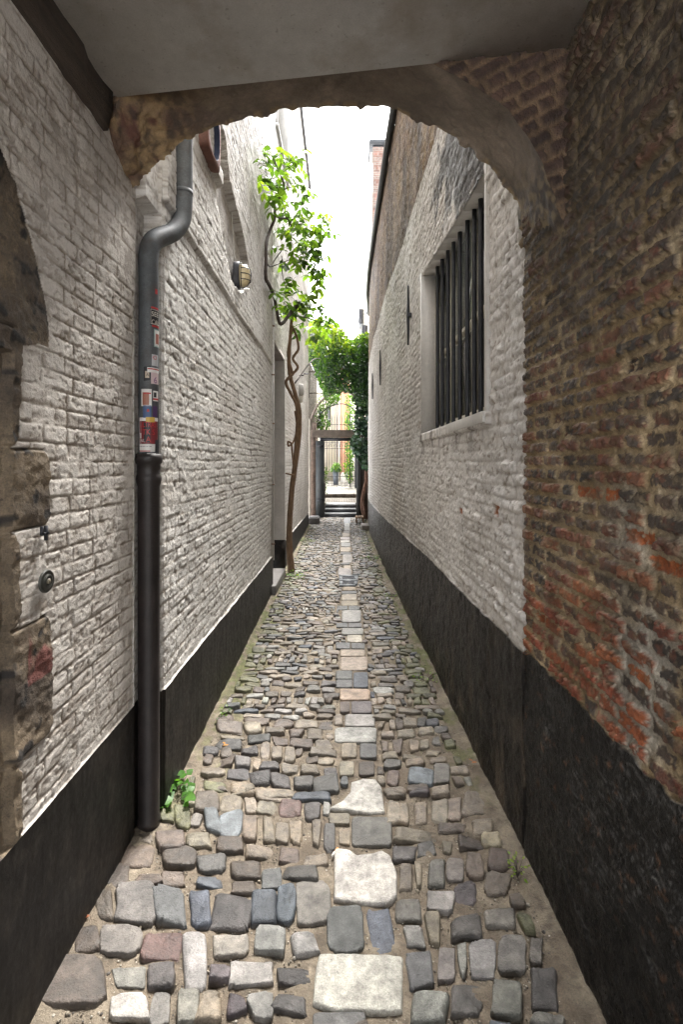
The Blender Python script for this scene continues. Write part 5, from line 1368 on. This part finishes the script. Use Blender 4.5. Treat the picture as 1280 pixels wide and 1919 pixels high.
# ivy column by the gate and leafy clumps
def clump(name, label, n, pix, Ya, Yb, L_, cols, stemseq, cat='climbing plant'):
    root = thing(name, label, cat)
    poly = pix
    xs_ = [p[0] for p in poly]; ys_ = [p[1] for p in poly]
    Ym = (Ya + Yb) / 2
    lo = P(min(xs_), max(ys_), Ym); hi = P(max(xs_), min(ys_), Ym)
    def test(p):
        px_ = HX + p[0] * F / p[1] + 2.5 * fbm(p[2] / .12, p[1], 2, 5); py = HY - (p[2] - CH) * F / p[1] + 2.5 * fbm(p[0] / .12, p[1], 2, 6)
        return bool(in_poly(np.array(px_), np.array(py), poly))
    it = cloud(n, ((lo[0] - .3, hi[0] + .3), (Ya, Yb), (max(.3, lo[2] - .3), hi[2] + .3)), test, L_, cols, (0, -.6, .7), .6)
    leaf_mesh('foliage', it, M['leaf'], root)
    pts = crom([P(*q) for q in stemseq], 6)
    MB().tube(pts, np.linspace(.03, .012, len(pts)), 6, bump=.2).build('stem', M['bark_dark'], root, True)
    put(root, tuple(pts[0]))
clump('gate_creeper', 'bright green creeper column hanging on the right behind the iron gate', 900, [(650, 740), (664, 740), (663, 800), (662, 860), (660, 905), (650, 903), (645, 870), (648, 850), (647, 800), (648, 770)], 23.3, 24.0, .13, [(.07, .16, .03), (.11, .22, .03), (.05, .12, .03), (.16, .25, .03)], [(657, 914, 23.6), (656, 860, 23.6), (657, 800, 23.6), (656, 750, 23.6)])
clump('hanging_creeper', 'leafy creeper mass seen through the hoops, left above the lintel', 1100, [(597, 735), (640, 735), (632, 752), (612, 770), (618, 790), (616, 804), (594, 804), (594, 770)], 16.4, 17.4, .085, [(.03, .08, .02), (.06, .14, .025), (.09, .19, .03)], [(595, 960, 17.2), (594, 850, 17.2), (598, 790, 17.0), (612, 750, 17.0)])
clump('low_creeper', 'small leafy plant at the left foot behind the doorway', 90, [(607, 885), (612, 875), (614, 900), (617, 918), (610, 926), (606, 926)], 16.6, 17.0, .07, [(.05, .12, .025), (.09, .17, .03)], [(608, 940, 16.8), (609, 915, 16.8), (610, 890, 16.8)], 'plant')

# small things at the foot of the portal
def block(name, label, x0, x1, y0, y1, Y, dy, mat, cat, dish=False):
    a = P(x0, y1, Y); c_ = P(x1, y0, Y)
    t = MB().box((a[0], Y, -.01), (c_[0], Y + dy, c_[2]), bev=.015, jit=.003)
    if dish: t.box((a[0] + .04, Y + .05, c_[2] + .001), (c_[0] - .04, Y + dy - .05, c_[2] + .018), bev=.006)
    o = t.build(name, mat); tag(o, label, cat); return o
block('stone_trough', 'low dark stone block with a smoother top left of the doorway steps', 577, 598, 971, 984, 12.75, .55, pbr('dark_trough_stone', (.085, .078, .075), bump=.4), 'stone block', True)
block('stone_kerb', 'small grey stone block at the foot of the ivy trunk', 678.5, 692, 985, 996, 11.5, .5, pbr('grey_block', (.16, .14, .12), bump=.4), 'stone block')
t = thing('wooden_stool', 'low weathered slatted wooden stool right of the doorway steps', 'stool')
a = P(667, 976, 12.9); c_ = P(681, 972, 12.9)
for i in range(3): MB().box((a[0] + i * .075, 12.8, .155), (a[0] + i * .075 + .062, 13.35, .18)).build('slat', M['bark'], t)
for dx in (0, .18):
    for yy in (12.82, 13.28): MB().box((a[0] + dx, yy, 0), (a[0] + dx + .035, yy + .045, .154)).build('leg', M['bark'], t)
put(t, (a[0], 13, 0))

# ================================================================== COURTYARD WALLS AND FAR HOUSES
def brick_sheet(name, label, A_, B_, z0, z1, mat, c_b, c_m, seed, step=.03, cat='wall', thick=.2):
    """upright brick wall between plan points A_ and B_ with real courses"""
    A_ = np.array(A_, float); B_ = np.array(B_, float); L_ = np.linalg.norm(B_ - A_); d = (B_ - A_) / L_; nrm = np.array([d[1], -d[0]])
    u = np.linspace(0, L_, int(L_ / step) + 2); v = np.linspace(z0, z1, int((z1 - z0) / step) + 2)
    U, Vv = np.meshgrid(u, v, indexing='ij')
    m, r1, r2, r3, *_ = bricks(U, Vv, .065, .2, .1, .014, .01, seed)
    H = m * .012 + fbm(U / .1, Vv / .1, 3, seed) * .008
    X = A_[0] + d[0] * U + nrm[0] * H; Y = A_[1] + d[1] * U + nrm[1] * H
    col = mixc(c_m, np.array(c_b) * (.75 + .5 * r1)[..., None], m)
    t = thing(name, label, cat)
    grid_parts(X, Y, Vv, [('masonry', np.ones((len(u) - 1, len(v) - 1), bool), mat, t)], {'col': col})
    q = [A_, B_, B_ - nrm * thick, A_ - nrm * thick]
    b = MB(); b.add([(p[0], p[1], z1) for p in q] + [(p[0], p[1], z1 + .06) for p in q], [(3, 2, 1, 0), (4, 5, 6, 7), (0, 1, 5, 4), (1, 2, 6, 5), (2, 3, 7, 6), (3, 0, 4, 7)])
    b.build('coping', M['slate_dark'], t)
    put(t, (A_[0], A_[1], z0)); return t
brick_sheet('courtyard_wall', 'grey whitewashed brick wall on the left just past the end doorway', (-.93, 18.4), (-1.04, 14.6), 0, 4.9, M['brick'], (.50, .47, .43), (.13, .115, .10), 701, .015)
brick_sheet('courtyard_brick_wall', 'reddish brick wall behind the ivy on the right past the end doorway', (.98, 14.3), (.98, 18.4), 0, 4.4, M['brick'], (.30, .13, .09), (.36, .31, .26), 703, .03)
# return between right wall and portal
def house(name, label, parts, base):
    t = thing(name, label, 'house')
    for nm, mat, bxs in parts:
        for bx_ in bxs: MB().box(*bx_).build(nm, mat, t)
    put(t, base)
Yh = 34.; s = Yh / F
def hx(x): return (x - HX) * s
def hz(y): return CH + (HY - y) * s
house('cream_house', 'bright cream rendered house behind the planter, seen through the gate', [('wall', M['cream'], [((-6, Yh, .2), (hx(634), Yh + 4, 8.2))]), ('window', M['pane'], [((hx(598), Yh - .03, hz(850)), (hx(606), Yh + .02, hz(770))), ((hx(614), Yh - .03, hz(800)), (hx(620), Yh + .02, hz(760)))]),
      ('pilaster', pbr('grey_pilaster', (.30, .25, .22), bump=.1), [((hx(630.5), Yh - .06, .2), (hx(633.5), Yh, 8.2)), ((hx(611.2), Yh - .06, .2), (hx(612.6), Yh, 8.2))]), ('bench', M['pale'], [])], (-3, Yh, .2))
house('salmon_house', 'salmon orange rendered house front right behind the iron gate', [('wall', M['salmon'], [((hx(634.2), Yh - .02, .2), (hx(655), Yh + 4, 8.5))]), ('trim', M['cream'], [((hx(634.2), Yh - .08, .2), (hx(638), Yh - .02, 8.5)), ((hx(655.1), Yh - .1, .2), (hx(700), Yh + 3, 8.0))])], (.3, Yh, .2))
b = MB(); b.box((hx(639), 31, .44), (hx(652), 31.5, .95), (.75, .72, .66), bev=.02); b.box((hx(640), 30.9, .95), (hx(651), 31.6, 1.05), (.8, .78, .72), bev=.01)
o = b.build('stone_bench', M['pale']); tag(o, 'pale stone bench beside the grey planter beyond the gate', 'bench')
# tall terrace of houses on the right, far
t = thing('far_townhouse', 'tall cream townhouse side far right above the canopy with grey balconies', 'house')
MB().box((1.32, 17.5, 0), (5, 36, 12.2)).build('wall', M['cream'], t)
MB().box((1.24, 17.4, 12.2), (5, 36.1, 12.4)).build('roof_edge', M['slate'], t)
for (ya, yb, za, zb_) in ((21, 23, 8.4, 10.8), (26, 28, 8.4, 10.8), (31, 33, 8.6, 10.8), (26, 28, 5.4, 7.4), (31, 33, 5.4, 7.4)):
    wn = MB().box((1.30, ya, za), (1.33, yb, zb_)).build('window', M['pane'], t)
    MB().box((1.28, ya - .08, za - .08), (1.318, yb + .08, za)).build('sill', M['slate'], wn)
for (ya, yb, za) in ((24.2, 25.4, 7.6), (28.8, 30, 9.9), (33.5, 35.5, 9.2)):
    bl = MB().box((1.06, ya, za), (1.32, yb, za + .12)).build('balcony', M['slate'], t)
    b = MB(); b.box((1.06, ya, za + 1.0), (1.09, yb, za + 1.04))
    for yy in np.arange(ya, yb + .01, .2): b.box((1.065, yy, za + .12), (1.08, yy + .015, za + 1.0))
    b.box((1.06, ya, za + .12), (1.32, ya + .03, za + 1.0)); b.build('railing', M['iron'], bl)
MB().tube([(1.28, 19.6, 12.2), (1.28, 20.5, 9), (1.28, 21, 4)], .05, 8).build('drainpipe', M['slate_dark'], t)
put(t, (1.32, 17.5, 0))
# brick chimney block above the gutter
t = brick_sheet('brick_gable', 'narrow red brick gable end with dark coping above the right gutter', (.86, 13.2), (2.4, 13.2), 4.5, 10.3, M['brick'], (.20, .10, .075), (.26, .23, .20), 705, .03, 'gable')
b = MB().box((.80, 13.25, 4.5), (.86, 13.9, 10.2)); o = b.build('side_wall', M['cream'], None); o.parent = t; o.data.transform(Matrix.Translation(-Vector(t.location)))
b = MB().box((.76, 13.12, 10.36), (2.5, 14.0, 10.46)); o = b.build('verge', M['slate_dark'], None); o.parent = t; o.data.transform(Matrix.Translation(-Vector(t.location)))
# weathered chimney stub further along
t = brick_sheet('chimney_stub', 'short weathered dark brick corbel at the far end of the right gutter', (.80, 14.2), (1.3, 14.2), 6.4, 8.3, M['brick'], (.16, .12, .09), (.28, .24, .18), 707, .03, 'chimney')

# ================================================================== WEEDS
def weed(label, gx, gy, n, L_, spread, hgt, cols=GRN, shape='oval'):
    p0 = np.array([*G(gx, gy), 0.0])
    root = thing('weed', label, 'plant', group='weeds growing in the cobble joints')
    items = []; b = MB()
    for i in range(n):
        a = rng.random() * 6.28; r_ = spread * rng.random() ** .7
        q = p0 + np.array([r_ * math.cos(a), r_ * math.sin(a) * 1.2, .012 + hgt * rng.random()])
        d = np.array([math.cos(a), math.sin(a), rng.uniform(-.1, .5)])
        items.append((q, d, np.array([0, -.3, 1.]) + rng.normal(0, .35, 3), L_ * rng.uniform(.6, 1.3), np.array(cols[rng.integers(len(cols))])))
        if i % 2 == 0: b.tube([p0 + np.array([0, 0, .004]), (p0 + q) / 2 + np.array([0, 0, .01]), q], .0012, 4)
    leaf_mesh('leaves', items, M['leaf'], root, shape)
    b.build('stem', M['bark_dark'], root)
    put(root, tuple(p0))
weed('leafy green weed at the wall foot just right of the downpipe', 330, 1505, 16, .05, .07, .035, [(.06, .16, .025), (.08, .2, .03)], 'ivy')
weed('small sprig growing upright above the big weed by the downpipe', 340, 1480, 9, .035, .035, .05, [(.06, .16, .025)], 'ivy')
weed('small bright weed at the right wall foot beside brown cobbles', 970, 1645, 26, .016, .045, .045, [(.12, .22, .03), (.2, .28, .05)])
weed('leafy weed patch around the foot of the vine trunk', 553, 1082, 60, .05, .17, .05)
weed('tiny weed on the left joint below the plinth', 424, 1335, 8, .03, .03, .02)
weed('tiny weed at the left edge near the plinth', 415, 1352, 8, .03, .03, .02)
weed('low green patch along the right edge in mid alley', 745, 1120, 60, .028, .16, .02)
weed('low green patch along the right wall foot farther up', 700, 1048, 80, .035, .20, .03)
weed('scattered green tuft at the right edge of the cobbles', 800, 1275, 40, .02, .09, .02)
weed('sparse green patch along the left plinth far up', 572, 1015, 70, .035, .2, .02)
# fallen leaves
for (x, y, c_, lb) in ((148, 1736, (.3, .10, .04), 'dry orange leaf at the foot of the left black plinth'), (417, 1407, (.55, .25, .04), 'small yellow orange fallen leaf on the cobbles left of the middle'), (884, 1440, (.28, .10, .05), 'brown fallen leaf near the right wall foot')):
    p = np.array([*G(x, y), .03]); o = leaf_mesh('fallen_leaf', [(p, np.array([1, .3, .1]), np.array([0, 0, 1.]), .035, c_), (p + np.array([.01, .015, 0]), np.array([-.6, .8, .1]), np.array([0, .2, 1.]), .028, c_)], M['leaf'], None)
    tag(o, lb, 'leaf', 'fallen leaves on the cobbles')
